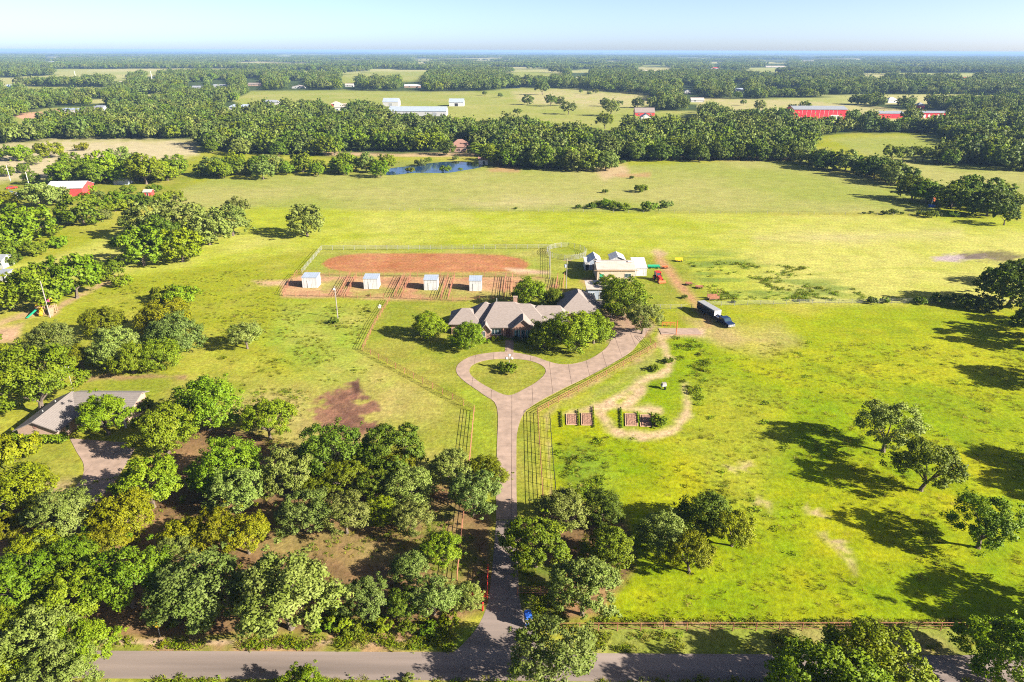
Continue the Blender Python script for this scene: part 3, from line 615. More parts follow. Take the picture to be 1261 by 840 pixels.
for i in range(3):
    CROWN[('bush', i)] = crown_mesh('crown', 41 + i, 'bush', 6000, .45, 13); TRUNK[('bush', i)] = trunk_mesh('trunk', 41 + i, 'bush', False)
n_tree = 0; TREE_XY = []
def place_tree(u, vc, wpx, kind, label, style=None, k=None, group=None, cat='tree', name=None, xy=None):
    """crown centred at pixel (u, vc), wpx across; the trunk stands on the ground below it"""
    global n_tree
    bush = style == 'bush'
    k = k or (.90 if not bush else 1.0); zc = (.50 if not bush else .33)
    if xy is None:
        r = ray(u, vc); t = CAM_H / (zc * k * wpx / F - r[2]); x, y = r[0] * t, r[1] * t; W = wpx * t / F
    else: x, y, W = xy
    d = math.hypot(x, y); lod = 'bush' if bush else ('near' if d < 175 else 'mid')
    h = (n_tree * 7919 + 13) % 9973; n_tree += 1
    if bush: i = h % 3
    elif style is None: i = h % len(STY)
    else: c_ = [j for j, s in enumerate(STY) if s == style]; i = c_[h % len(c_)]
    nm = name or ('bush' if bush else 'oak_tree')
    o = thing(nm, label, 'bush' if bush and cat == 'tree' else cat, (x, y, 0), (h % 628) / 100, group)
    s = W / 10.0; o.scale = (s, s, s * k * (.94 + .12 * (h % 11) / 10))
    link('trunk', TRUNK[(lod, i)], o)
    c = link('crown', CROWN[(lod, i)], o); c.material_slots[0].link = 'OBJECT'; c.material_slots[0].material = LEAF[kind]
    TREE_XY.append((x, y, W))
    return o
CN = {'G': 'mid green', 'P': 'pale grey-green', 'Y': 'olive yellow', 'B': 'bright green', 'D': 'dark green'}
T = []   # (u, v centre, width px, colour, where it is, style)
def tl(*rows): T.extend(rows)
tl( # bottom-left wood, roadside rows
 (22,602,88,'Y','tree in front of the pale lawn at the photo edge','round'), (6,648,44,'Y','small tree below the big olive tree at the photo edge'),
 (74,638,74,'P','oak at the foot of the neighbour drive'), (150,634,72,'Y','tree just below the neighbour drive end','round'), (183,597,74,'G','oak beside the lower end of the neighbour drive'),
 (201,530,72,'G','oak between the neighbour drive and the shaded clearing','oak'), (252,495,88,'G','round oak beyond the pale house, the largest beside its lawn','round'), (128,512,60,'B','tree standing in front of the pale house door','oak'),
 (40,470,104,'G','spreading oak behind the pale house gable','oak'), (2,452,60,'G','oak cut by the photo edge behind the pale house'),
 (130,672,52,'Y','small tree two crowns above the road end of the wood'), (43,676,60,'Y','flat topped tree near the dark gap at the photo edge'), (92,692,62,'G','oak in the middle of the corner wood'),
 (20,722,84,'G','oak at the photo edge above the corner tree mass'), (82,740,78,'G','leafy oak above the road start'), (156,716,84,'G','twin crowned oak above the bank with the road sign'),
 (40,792,96,'P','oak filling the bottom corner of the photo'), (100,798,70,'G','tree overhanging the start of the road'), (6,775,64,'G','tree at the photo edge just over the corner oak'), (70,835,80,'P','tree cut by the bottom edge at the corner'), (10,838,70,'G','tree cut off at the very bottom corner'),
 (240,724,106,'P','broad oak above the roadside bank, widest in its row'), (218,680,44,'P','small oak behind the broad roadside oak'),
 (226,660,48,'Y','low tree behind the small grey oak'), (262,656,54,'Y','tree in the middle of an olive row'), (303,660,56,'Y','tree ending the olive row beside the bare clearing'),
 (276,570,80,'G','tall oak along the shaded clearing'), (292,606,62,'P','oak tucked under the tall clearing oak'), (329,517,60,'G','oak alone at the grass edge above the wood'),
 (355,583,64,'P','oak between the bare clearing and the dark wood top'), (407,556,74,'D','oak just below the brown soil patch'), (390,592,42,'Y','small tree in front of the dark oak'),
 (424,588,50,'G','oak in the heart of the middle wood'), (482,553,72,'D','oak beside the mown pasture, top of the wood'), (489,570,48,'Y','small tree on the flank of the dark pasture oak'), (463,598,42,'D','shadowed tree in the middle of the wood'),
 (504,598,60,'P','dense oak at the pasture corner of the wood','round'), (376,632,62,'P','oak above the brown leaf litter clearing'), (425,634,58,'P','oak with a bare trunk above the litter clearing','open'),
 (470,628,40,'B','small tree among grey oaks','round'), (507,641,48,'P','oak with a trunk in the sunny litter'),
 (352,733,112,'P','huge oak by the road with a brown bank below it','oak'), (448,738,58,'P','thin oak with a pale trunk by the road','open'), (497,742,40,'D','shaded tree behind the thin roadside oak'),
 (505,698,46,'P','oak beside the brown clearing near the road'), (545,679,48,'G','oak leaning over the dark fence line'), (534,736,56,'P','oak with a white trunk nearest the drive mouth','open'), (576,733,38,'P','little tree beside the red gate','round'),
 (556,577,50,'P','oak at the end of the pasture fence'), (599,580,46,'Y','tree touching the concrete drive','round'), (583,610,62,'P','oak in front of the olive drive tree'),
 # right of the drive
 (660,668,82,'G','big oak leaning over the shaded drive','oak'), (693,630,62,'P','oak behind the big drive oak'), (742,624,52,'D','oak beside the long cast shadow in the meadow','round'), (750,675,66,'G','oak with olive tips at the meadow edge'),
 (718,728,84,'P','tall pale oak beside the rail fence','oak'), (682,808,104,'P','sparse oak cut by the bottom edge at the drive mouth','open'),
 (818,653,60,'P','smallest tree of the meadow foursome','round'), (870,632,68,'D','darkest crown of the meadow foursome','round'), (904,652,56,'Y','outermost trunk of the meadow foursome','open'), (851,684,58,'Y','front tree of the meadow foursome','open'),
 (1095,525,80,'P','grey oak with a long shadow, upper of the meadow pair','open'), (1142,574,80,'D','dark oak with a bare trunk, lower of the meadow pair','open'), (1214,645,82,'G','lone oak below the meadow pair','open'),
 (1083,822,118,'G','large oak cut by the bottom edge on the road','oak'), (1240,806,96,'B','fresh green tree in the bottom corner by the road','oak'),
 # around the main house
 (527,398,42,'B','round lawn tree with a clear shadow beside the house','round'), (577,412,42,'B','round tree in front of the house end wall','round'),
 (653,358,46,'B','tree behind the house roof, the larger','round'), (684,367,32,'G','smaller tree behind the house roof'), (670,411,40,'B','small tree beside the house entry','round'), (703,404,64,'B','wide tree hiding the garage front','round'),
 (732,402,50,'B','tree nearest the drive bend by the garage','round'), (769,363,62,'B','spreading tree between workshop and garage','round'), (792,392,46,'P','thin tree over the end of the drive','open'), (750,352,30,'G','small tree against the workshop wall'),
 # upper left
 (302,412,42,'P','lone oak with a bare trunk on the pasture','open'), (63,417,56,'P','oak below the play set track','round'), (98,438,38,'Y','low tree beside the pale oak cluster','round'), (124,396,48,'Y','tree at the back of the pasture cluster','round'), (140,426,60,'P','oak in the middle of the pasture cluster','round'),
 (203,388,62,'Y','tree topping the pasture cluster','round'), (214,410,66,'P','largest oak of the pasture cluster','round'), (197,433,50,'G','front oak of the pasture cluster','round'), (160,440,48,'G','low front tree of the pasture cluster','round'),
 (88,339,66,'B','dense tree standing behind the play set','round'), (42,350,70,'G','broad tree behind the leaning pole','round'), (8,357,58,'G','tree at the photo edge near the pale rooftops','round'), (137,331,30,'G','bush-like tree along the side lane'),
 (172,301,60,'G','front tree of the big field clump','round'), (221,300,52,'Y','rounded tree at the front of the big field clump','round'), (183,266,60,'P','rear tree of the big field clump','round'), (224,265,58,'P','rear oak in the middle of the big field clump','round'), (254,277,56,'P','oak on the open side of the field clump','round'),
 (284,270,46,'P','outer oak of the field clump','round'), (292,256,28,'P','small oak behind the outer field clump oak'), (196,284,56,'D','shaded tree inside the big field clump','round'),
 (376,269,48,'P','oak alone in the field above the arena corner','round'),
 (30,272,66,'B','leafy tree along the lane by the red shed','round'), (6,287,50,'B','tree on the lane edge cut by the photo side','round'), (48,242,40,'P','grey tree in front of the red shed'), (98,254,52,'G','wide tree on the lane below the red shed','round'), (8,244,28,'Y','yellow crown by the farmyard edge','round'),
 (86,202,38,'G','large tree above the red shed','round'), (125,203,44,'B','lush tree above the grey shed'), (148,199,42,'P','tree peeping behind the lush shed tree','round'), (176,205,48,'B','bright tree right of the grey shed','round'), (7,209,18,'G','small tree by the farmyard lamp','round'), (28,206,15,'G','round small tree in the dry field','round'), (37,218,20,'D','tree beside the farmyard cars','round'),
 (549,181,22,'D','oak at the pond side of the red-brown woodland roof','round'), (586,182,22,'G','oak hiding the far corner of the woodland roof','round'),
 # right edge
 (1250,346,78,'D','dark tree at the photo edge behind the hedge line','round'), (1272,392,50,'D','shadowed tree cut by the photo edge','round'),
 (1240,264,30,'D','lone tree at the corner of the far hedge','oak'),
)
for (u, vc, wp, k, hint, *st) in T:
    if u < 620 and vc > 540 and not (u < 240 and vc < 660): wp *= 1.07
    place_tree(u, vc, wp, k, CN[k] + ' ' + hint, st[0] if st else None)
# trees that stand just outside the frame and throw the shadows seen across the meadow
for q, (u, v, W) in enumerate([(1190, 562, 10), (1173, 456, 11), (1145, 409, 12), (1106, 722, 11), (1190, 390, 9), (1166, 343, 9), (1195, 585, 8)]):
    x, y = G(u, v); place_tree(0, 0, 0, 'D', f'dark green oak past the meadow edge of the view, {ORD[q]} of the row', 'oak', xy=(x + 1.75 * W, y - .72 * W, W), group='oaks beyond the meadow edge')
for (u, v, W) in [(372, 872, 5), (1010, 905, 11)]:
    x, y = G(u, v); place_tree(0, 0, 0, 'G', ('small' if W < 8 else 'tall') + ' oak below the view whose shadow lies on the road', 'oak', xy=(x, y, W), group='oaks on the near side of the road')
# bushes
BU = [
 (172,497,30,'D','shrub at the far end of the pale house'), (158,510,20,'D','small shrub against the pale house end wall'), (222,361,42,'B','loose bright bush on the pasture above the tree cluster'), (411,394,13,'D','small round shrub at the foot of the lamp pole'),
 (626,453,20,'G','clipped shrub in the middle of the circular drive'), (620,449,14,'G','smaller shrub beside the lamp in the drive circle'), (12,552,60,'Y','olive shrub at the end of the trimmed hedge'),
 (372,831,15,'B','bright sapling at the near edge of the road'), (342,839,14,'B','low sprout clump by the near road edge'), (503,834,14,'P','thin sapling on the near road edge'),
 (400,768,26,'B','roadside bush under the huge oak'), (434,772,26,'G','bush beside the pale trunk on the road bank'), (470,768,26,'B','leafy bush on the verge between two oaks'), (500,771,24,'G','verge bush before the white trunk'), (527,773,22,'B','verge bush at the white trunk'), (553,764,26,'Y','weedy bush by the drive mouth'), (420,757,40,'B','tall scrub behind the verge bushes'),
 (728,253,12,'G','first scrub bush on the field line'), (735,250,14,'D','taller scrub bush on the field line'), (747,249,18,'B','leafy scrub on the field line'), (757,252,16,'G','low scrub in the field line thicket'), (768,254,16,'B','outer scrub of the field line thicket'), (800,253,20,'G','sprawling scrub past the field line gap'), (820,250,18,'P','pale scrub at the end of the field line'), (712,254,8,'G','tiny scrub before the field line thicket'),
 (790,231,17,'B','round lone bush in the hayfield'), (778,218,6,'D','speck of a shrub in the upper hayfield'), (745,235,8,'D','flat shrub in the hayfield'), (635,256,5,'G','tiny bush on the field edge'), (762,193,8,'D','upright cedar by the field gate'), (767,199,7,'G','second cedar by the field gate'),
 (1064,262,5,'D','first tiny bush of the far hedge'), (1073,261,6,'D','second tiny bush of the far hedge'), (1090,261,10,'D','round bush of the far hedge'), (1101,260,11,'D','larger round bush of the far hedge'), (1111,262,6,'G','slim bush of the far hedge'), (1134,262,11,'G','wide bush of the far hedge'), (1148,263,15,'G','widest bush of the far hedge'), (1174,262,14,'B','pale leafy bush near the far thicket'), (1195,264,10,'G','sapling bush below the far thicket'),
 (1074,369,14,'D','hedge bush on the wire fence, first of the row'), (1090,369,12,'G','second hedge bush on the wire fence'), (1108,368,8,'D','slim hedge bush on the wire fence'), (1134,369,16,'G','hedge bush touching the shadow'), (1160,367,22,'B','bright hedge bush with the shadow behind'), (1190,369,30,'D','dark hedge bush before the edge tree'), (1218,371,34,'D','darkest hedge bush under the edge tree'),
 (843,365,8,'D','little bush at the bend of the dirt track'), (868,372,7,'G','bush beside the scrap by the track'), (903,371,6,'D','lone dark bush on the wire fence'), (985,369,7,'G','tuft bush on the wire fence'),
 (62,240,36,'P','grey shrub against the red shed'), (110,232,17,'B','round shrub at the corner of the red shed'), (157,232,20,'G','shrub below the grey shed'), (143,243,30,'B','hedge of scrub along the lane'), (168,243,24,'D','dark scrub along the lane'), (190,231,18,'B','fresh scrub near the little pink shed'), (82,268,26,'P','pale scrub on the lane bank'), (60,282,24,'G','scrub on the lane bank edge'), (18,186,34,'B','bright scrub in the dry field'), (41,196,20,'P','grey bush in the dry field'), (100,180,16,'Y','olive bush in the dry field'), (60,183,34,'Y','wide olive scrub in the dry field'),
 (505,208,12,'Y','reedy bush on the pond bank'), (549,207,14,'G','bush standing in the pond'), (528,196,10,'B','bush behind the pond'), (567,208,6,'G','tiny bush in the pond shallows'), (561,194,9,'P','grey bush above the pond'), (518,199,16,'P','pale willow bush over the pond'),
 (610,416,10,'B','clipped bush under the triple window'), (619,415,8,'G','clipped bush by the front door'), (636,417,10,'D','shaded clipped bush beside the entry gable'), (649,418,12,'D','longer clipped bush under the arched windows'), (660,418,10,'D','clipped bush at the gable corner'),(600,420,8,'B','clipped bush at the small gable'),
 (130,340,20,'G','thicket by the lane fence'), (118,325,16,'D','dark thicket above the lane fence'), (150,345,24,'B','bright thicket at the foot of the field clump'), (455,363,5,'G','tiny weed bush in the pens'),
 (823,443,12,'B','weedy bush beside the sandy path'), (806,452,14,'B','second weedy bush beside the sandy path'),
 (812,517,20,'B','leafy squash bush beside the garden'),
 (14,318,24,'D','dark scrub beside the white cabin'), (112,332,22,'G','lane scrub behind the dense play set tree'), (140,322,16,'B','lane scrub in front of the field clump shade'), (70,296,26,'B','bright lane scrub below the leafy tree'), (40,304,30,'G','lane scrub spilling onto the hay strip'), (5,306,34,'G','lane scrub at the photo edge'), (125,263,24,'P','pale scrub between lane and field clump'), (140,252,26,'B','lane scrub below the grey shed shrub'), (156,250,20,'G','scrub mid way along the lane hedge'), (180,246,22,'D','dark scrub at the pink hut'), (200,243,24,'B','scrub filling the lane hedge end'), (215,238,20,'G','last scrub of the lane hedge'), (120,238,14,'P','thin scrub in the farmyard lawn'), (200,360,34,'G','low spreading bush above the pasture cluster'),
]
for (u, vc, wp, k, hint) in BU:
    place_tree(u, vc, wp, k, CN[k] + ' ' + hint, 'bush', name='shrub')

# ------------------------------------------------------------------ tree lines and woods: single trees first, then the mass
def inpoly(u, v, P): return sdf(np.asarray(u, float), np.asarray(v, float), P) < 0
rs = np.random.default_rng(5)
def along(P, n, wm, kinds, group, label, jit=3.0, style='round'):
    P = [np.array(G(*p)) for p in P]; L = np.cumsum([0] + [np.linalg.norm(P[i + 1] - P[i]) for i in range(len(P) - 1)])
    for q in range(n):
        s = (q + .5 + rs.normal() * .15) / n * L[-1]; i = min(np.searchsorted(L, s, 'right') - 1, len(P) - 2); i = max(i, 0)
        p = P[i] + (P[i + 1] - P[i]) * ((s - L[i]) / (L[i + 1] - L[i])) + rs.normal(size=2) * jit
        W = rs.uniform(*wm); kk = rs.choice(list(kinds)); place_tree(0, 0, 0, kk, f'{CN[kk]} {label.format(ORD[q])}', style, xy=(p[0], p[1], W), group=group)
along([(988, 197), (1030, 209), (1070, 214), (1105, 230)], 22, (9, 14), 'GDDP', 'trees of the slanting hedgerow', 'oak, {} from the upper end of the slanting hedgerow', 5)
along([(1108, 231), (1158, 243)], 6, (5, 8), 'GDB', 'small trees ending the slanting hedgerow', 'small tree, {} along the thin lower end of the slanting hedgerow', 1.5)
along([(1160, 252), (1190, 257), (1225, 262)], 13, (10, 15), 'DGD', 'trees of the dark thicket', 'oak of the hayfield corner thicket, {} from the blue feeder', 8)
along([(1090, 199), (1136, 199)], 4, (9, 13), 'PDG', 'trees grouped in the far pasture', 'oak, {} from the hedgerow in the far pasture group', 2, 'open')
along([(1148, 200), (1200, 204)], 6, (9, 13), 'PDG', 'trees at the far pasture corner', 'oak, {} in the wooded corner of the far pasture', 6)
along([(75, 221), (150, 222), (240, 219)], 19, (9, 14), 'BGBD', 'bright trees of the front hedgerow', 'tree, {} from the red shed end of the front hedgerow', 7)
along([(240, 217), (330, 214), (470, 214)], 30, (7, 13), 'GPBG', 'trees of the hedgerow by the pond', 'tree, {} along the hedgerow that runs to the pond', 7)
along([(614, 201), (655, 207), (700, 209), (742, 208)], 15, (12, 17), 'DGGP', 'oaks at the hayfield point', 'oak, {} from the pond hut in the hayfield point clump', 6)
along([(762, 196), (870, 197), (985, 197)], 24, (10, 14), 'DGPD', 'oaks edging the top hayfield', 'oak, {} from the field gate on the top hayfield edge', 3)
along([(260, 188), (330, 190), (400, 192)], 10, (10, 14), 'GPDP', 'oaks behind the pond hedgerow', 'oak, {} along the wood edge behind the pond hedgerow', 5)
for q, (u, v, W) in enumerate(sorted([(650, 129, 14), (678, 131, 15), (690, 130, 13), (700, 141, 15), (745, 131, 12), (755, 131, 8), (763, 131, 8), (785, 133, 14), (802, 133, 13), (752, 143, 18), (745, 159, 14), (637, 142, 8), (668, 117, 20), (715, 115, 6), (725, 117, 7), (733, 116, 9), (935, 136, 14), (915, 130, 8), (975, 137, 9), (990, 138, 14), (700, 165, 10), (715, 168, 11), (616, 120, 8), (597, 118, 8)])):
    x, y = G(u, v); kk = rs.choice(list('GDPD')); place_tree(0, 0, 0, kk, f'{CN[kk]} oak in the far open fields, {ORD[q]} from the left', None, xy=(x, y, W), group='oaks scattered in the far fields')

# forest mass
def far_points(y0, y1, sp, seed, keep):
    r = np.random.default_rng(seed); ny = int((y1 - y0) / sp); out = []
    for j in range(ny):
        y = y0 + (j + r.random()) * sp; hw = y * .88 + 60; nx = int(2 * hw / sp)
        x = -hw + (np.arange(nx) + r.random(nx)) * sp; out.append(np.stack([x, np.full(nx, y) + (r.random(nx) - .5) * sp * .7], 1))
    p = np.concatenate(out); u, v = proj(p[:, 0], p[:, 1])
    ok = ~inpoly(u, v, NEAR)
    for P in FIELDS: ok &= ~inpoly(u, v, P)
    ok &= fbm(p[:, 0] / 34, p[:, 1] / 34, 91, 2) + (r.random(len(p)) - .5) * .2 > .25
    for P in [[(400, 186), (600, 187), (612, 192), (400, 191)], [(905, 135), (978, 135), (978, 147), (925, 149)]] + CLEAR: ok &= ~inpoly(u, v, P)
    ok &= openness(p[:, 0], p[:, 1]) > np.where(v > 150, .0, OPEN_T)
    return p[ok]
CLEAR = []
# ------------------------------------------------------------------ buildings
def opening(root, kind, x, z, w_, h_, y=0.0, m='glass', frame='white', axis='y', sgn=-1, n=1):
    """window or door set proud of a wall; axis tells which way the wall faces"""
    fw = .08
    b = MB()
    def bx(bb, x0, x1, d0, d1, z0, z1):
        d0, d1 = sorted((y + sgn * d0, y + sgn * d1))
        bb.box(x0, x1, d0, d1, z0, z1) if axis == 'y' else bb.box(d0, d1, x0, x1, z0, z1)
    bx(b, x - w_ / 2, x - w_ / 2 + fw, -.05, .07, z, z + h_); bx(b, x + w_ / 2 - fw, x + w_ / 2, -.05, .07, z, z + h_)
    bx(b, x - w_ / 2 + fw, x + w_ / 2 - fw, -.05, .07, z, z + fw); bx(b, x - w_ / 2 + fw, x + w_ / 2 - fw, -.05, .07, z + h_ - fw, z + h_)
    for i in range(1, n): bx(b, x - w_ / 2 + w_ * i / n - fw / 2, x - w_ / 2 + w_ * i / n + fw / 2, -.05, .065, z + fw, z + h_ - fw)
    if kind == 'window':
        f = b.build('window', MT[frame], root); p = MB(); bx(p, x - w_ / 2 + fw, x + w_ / 2 - fw, -.04, .03, z + fw, z + h_ - fw); p.build('pane', MT[m], f)
    else:
        p = MB(); bx(p, x - w_ / 2 + fw, x + w_ / 2 - fw, -.04, .04, z + fw, z + h_ - fw); f = p.build(kind, MT[m], root); b.build('frame', MT[frame], f)
    return f
def building(name, label, cat, u, v, W, D, hw, hr, wallm, roofm, style='gable', rz=0.0, ov=.35, doors=(), windows=(), group=None, px=True, bw=None):
    """u, v: foot of the middle of the front wall; W in pixels when px; style gable (ridge along x), gabley, shed, hip, flat"""
    x, y = G(u, v); t = depth(u, v)
    if px: W = W * t / F
    o = thing(name, label, cat, (x, y, 0), rz, group)
    a = W / 2; b = MB()
    if style == 'gable':
        b.prismx([(0, 0), (D, 0), (D, hw), (D / 2, hr), (0, hw)], -a, a)
        r = MB(); th = .12; s = (hr - hw) / (D / 2)
        r.prismx([(-ov, hw - s * ov + .03), (D / 2, hr + .03), (D + ov, hw - s * ov + .03), (D + ov, hw - s * ov + .03 + th), (D / 2, hr + .03 + th), (-ov, hw - s * ov + .03 + th)], -a - ov, a + ov)
    elif style == 'gabley':
        b.prism([(-a, 0), (a, 0), (a, hw), (0, hr), (-a, hw)], 0, D)
        r = MB(); th = .12; s = (hr - hw) / a
        r.prism([(-a - ov, hw - s * ov + .03), (0, hr + .03), (a + ov, hw - s * ov + .03), (a + ov, hw - s * ov + .03 + th), (0, hr + .03 + th), (-a - ov, hw - s * ov + .03 + th)], -ov, D + ov)
    elif style == 'shed':
        b.prismx([(0, 0), (D, 0), (D, hr), (0, hw)], -a, a); r = MB(); s = (hr - hw) / D
        r.prismx([(-ov, hw - s * ov + .02), (D + ov, hr + s * ov + .02), (D + ov, hr + s * ov + .12), (-ov, hw - s * ov + .12)], -a - ov, a + ov)
    elif style == 'hip':
        b.box(-a, a, 0, D, 0, hw - .05); r = MB(); hh = min(D / 2, a) * .95; r.hip(-a - ov, a + ov, -ov, D + ov, hw, hr, hh, hh)
    b.build('wall', MT[wallm], o); r.build('roof', MT[roofm], o)
    for (dx, dz, dw, dh, dm) in doors: opening(o, 'door', dx * W if px else dx, dz, dw, dh, 0, dm)
    for wn in windows: opening(o, 'window', wn[0] * W if px else wn[0], wn[1], wn[2], wn[3], 0, n=wn[4] if len(wn) > 4 else 1)
    if v < 215: CLEAR.append([(u - W * F / t / 2 - 7, v - 9), (u + W * F / t / 2 + 5, v - 9), (u + W * F / t / 2 + 5, v + 11 * F / t), (u - W * F / t / 2 - 7, v + 11 * F / t)] if px else [])
    return o
# ---- main ranch house
fx, fy = G(630, 418)
house = thing('ranch_house', 'long brick ranch house with grey hip roofs at the head of the circular drive', 'house', (0, fy, 0))
def hx(u, v=414): return G(u, v)[0]
Z0 = 2.75
def blk(x0, x1, y0, y1, m='brick', h_=Z0 - .03): MB().box(x0, x1, y0, y1, 0, h_).build('wall', MT[m], house)
blk(-6.6, 4.5, .9, 13.0); blk(4.52, 8.1, 2.1, 10.9); blk(8.12, 12.4, 2.9, 10.4); blk(11.0, 14.0, 10.42, 12.0); blk(12.2, 20.0, 12.02, 22.0); blk(-9.6, -6.62, 3.6, 12.4); blk(-13.9, -9.62, 2.9, 10.3)
rm = MT['roof_grey']
MB().hip(-7.1, 5.0, .4, 13.6, Z0, 6.5, 3.2, 4.4).build('roof', rm, house)
MB().hip(-3, 8.6, 1.5, 11.5, Z0, 6.25, 4, 4.4).build('roof', rm, house)
MB().hip(2, 13.0, 2.3, 11.0, Z0, 5.75, 4, 1.9).build('roof', rm, house)
MB().hipy(11.0, 21.0, 9.4, 22.6, Z0, 6.3, 5.2, 5.4).build('roof', rm, house)
MB().hip(-10.2, -3, 3.0, 13.0, Z0, 6.15, 3.9, 3).build('roof', rm, house)
MB().hip(-14.5, -7, 2.3, 10.9, Z0, 5.1, 2.9, 3).build('roof', rm, house)
def gable_front(x0, x1, y0, y1, hw, hr):
    xm = (x0 + x1) / 2; MB().prism([(x0, 0), (x1, 0), (x1, hw), (xm, hr), (x0, hw)], y0, y1).build('wall', MT['brick'], house)
    ov = .4; s = (hr - hw) / (xm - x0)
    MB().prism([(x0 - ov, hw - s * ov + .03), (xm, hr + .03), (x1 + ov, hw - s * ov + .03), (x1 + ov, hw - s * ov + .2), (xm, hr + .2), (x0 - ov, hw - s * ov + .2)], y0 - ov, y1).build('roof', rm, house)
gable_front(.1, 4.9, 0, 3.7, 2.7, 4.75)
gable_front(-7.0, -4.9, 0, 3.0, 2.3, 3.6)
for x in (-3.55, ): opening(house, 'window', x, .75, 2.2, 1.6, .9, n=3)
opening(house, 'window', -6.3, .6, .55, 1.4, 0)
for x, w_ in ((1.15, .62), (2.5, .95), (3.75, .62)): opening(house, 'window', x, .35, w_, 2.0, 0)
for x in (.72, 1.58, 3.32, 4.18): MB().box(x - .14, x + .14, -.06, -.002, .4, 2.2).build('shutter', MT['teal'], house)
for x in (-.92, ): 
    d = opening(house, 'door', x, .1, 1.2, 2.2, .9, 'door', 'wood'); MB().tube((x + .38, .86, 1.1), (x + .38, .78, 1.1), .04).build('handle', MT['chrome'], d)
for x in (-1.95, ): MB().box(x - .11, x + .11, .5, .72, 0, 2.56).build('porch_post', MT['brick'], house)
for x in (-12.2, -8.4): opening(house, 'window', x, .8, 1.3, 1.3, 2.9 if x < -10 else 3.6)
opening(house, 'window', 6.5, .8, 1.4, 1.4, 2.1, n=2); opening(house, 'window', 10.4, .8, 1.4, 1.4, 2.9, n=2)
opening(house, 'window', 20.4, .9, 1.0, 1.2, 20.0, axis='x', sgn=1)
for yy in (14.2, 17.8):
    g = MB().box(19.97, 20.06, yy - 1.6, yy + 1.6, .05, 2.25).build('garage_door', MT['white'], house)
for (x, y, z0, z1, w_) in ((.75, 7.9, 5.6, 7.35, .45),):
    c = MB().box(x - w_, x + w_, y - .4, y + .4, z0, z1).build('chimney', MT['brick'], house); MB().box(x - w_ - .1, x + w_ + .1, y - .5, y + .5, z1, z1 + .12).build('chimney_cap', MT['concrete'], c)
for (x, y, z) in ((-3.6, 8.0, 6.6), (7, 9, 4.6), (17.5, 18.5, 5.6)):
    MB().tube((x, y, z - .9), (x, y, z + .45), .09).build('vent_pipe', MT['galv'], house)
MB().box(20.62, 24.4, 13.8, 19.2, 2.45, 2.58).build('carport_roof', MT['roof_grey'], house)
for yy in (14.1, 18.9): MB().tube((24.2, yy, 0), (24.2, yy, 2.45), .07).build('carport_post', MT['white'], house)
ut = thing('utility_tank', 'small white tank standing behind the carport post', 'tank', (*G(746, 380), 0)); MB().lathe([(.5, 0), (.55, .1), (.55, 1.1), (.3, 1.35)], 10).build('tank_body', MT['white'], ut); MB().lathe([(.12, 1.35), (.12, 1.5)], 8).build('lid', MT['galv'], ut)
# ---- neighbour house
nh = thing('neighbour_house', 'pale brick house with a low grey gable roof behind a trimmed hedge', 'house', (-81.3, 97.5, 0), 0)
MB().prism([(0, 0), (6.4, 0), (6.4, 2.38), (3.1, 3.88), (0, 2.48)], 0, 10.5).build('wall', MT['brick_pale'], nh)
MB().prismx([(5.4, 0), (12.3, 0), (12.3, 3.05), (10.4, 3.74), (5.4, 2.4)], 6.42, 15.0).build('wall', MT['brick_pale'], nh)
MB().prism([(-.5, 2.29), (3.1, 3.93), (6.95, 2.16), (6.95, 2.32), (3.1, 4.09), (-.5, 2.45)], -.45, 10.6).build('roof', MT['roof_left'], nh)
MB().prismx([(4.6, 2.22), (10.4, 3.80), (12.8, 2.93), (12.8, 3.09), (10.4, 3.96), (4.6, 2.38)], 3.1, 15.6).build('roof', MT['roof_left'], nh)
gv_ = MB().lathe([(.32, -.03), (.32, .03)], 12).build('gable_vent', MT['brown_roof'], nh, (3.1, -.03, 2.95)); gv_.rotation_euler = (math.pi / 2, 0, 0)
opening(nh, 'garage_door', 8.4, .05, 3.2, 2.1, 5.4, 'white', 'white'); opening(nh, 'door', 11.2, .05, 1.0, 2.05, 5.4, 'door'); opening(nh, 'window', 13.8, .8, 1.8, 1.2, 5.4, n=2); opening(nh, 'window', 2.6, .9, 1.0, 1.0, 6.4, axis='x', sgn=1)
for x in (10.2, 14.8): MB().box(x - .1, x + .1, 4.75, 4.95, 0, 2.26).build('porch_post', MT['white'], nh)
MB().box(7.0, 15.6, 4.5, 4.58, 2.2, 2.34).build('gutter', MT['white'], nh)
for y in (4.0, 7.5): MB().tube((2.0, y, 3.0), (2.0, y, 3.9), .1).build('vent_pipe', MT['galv'], nh)
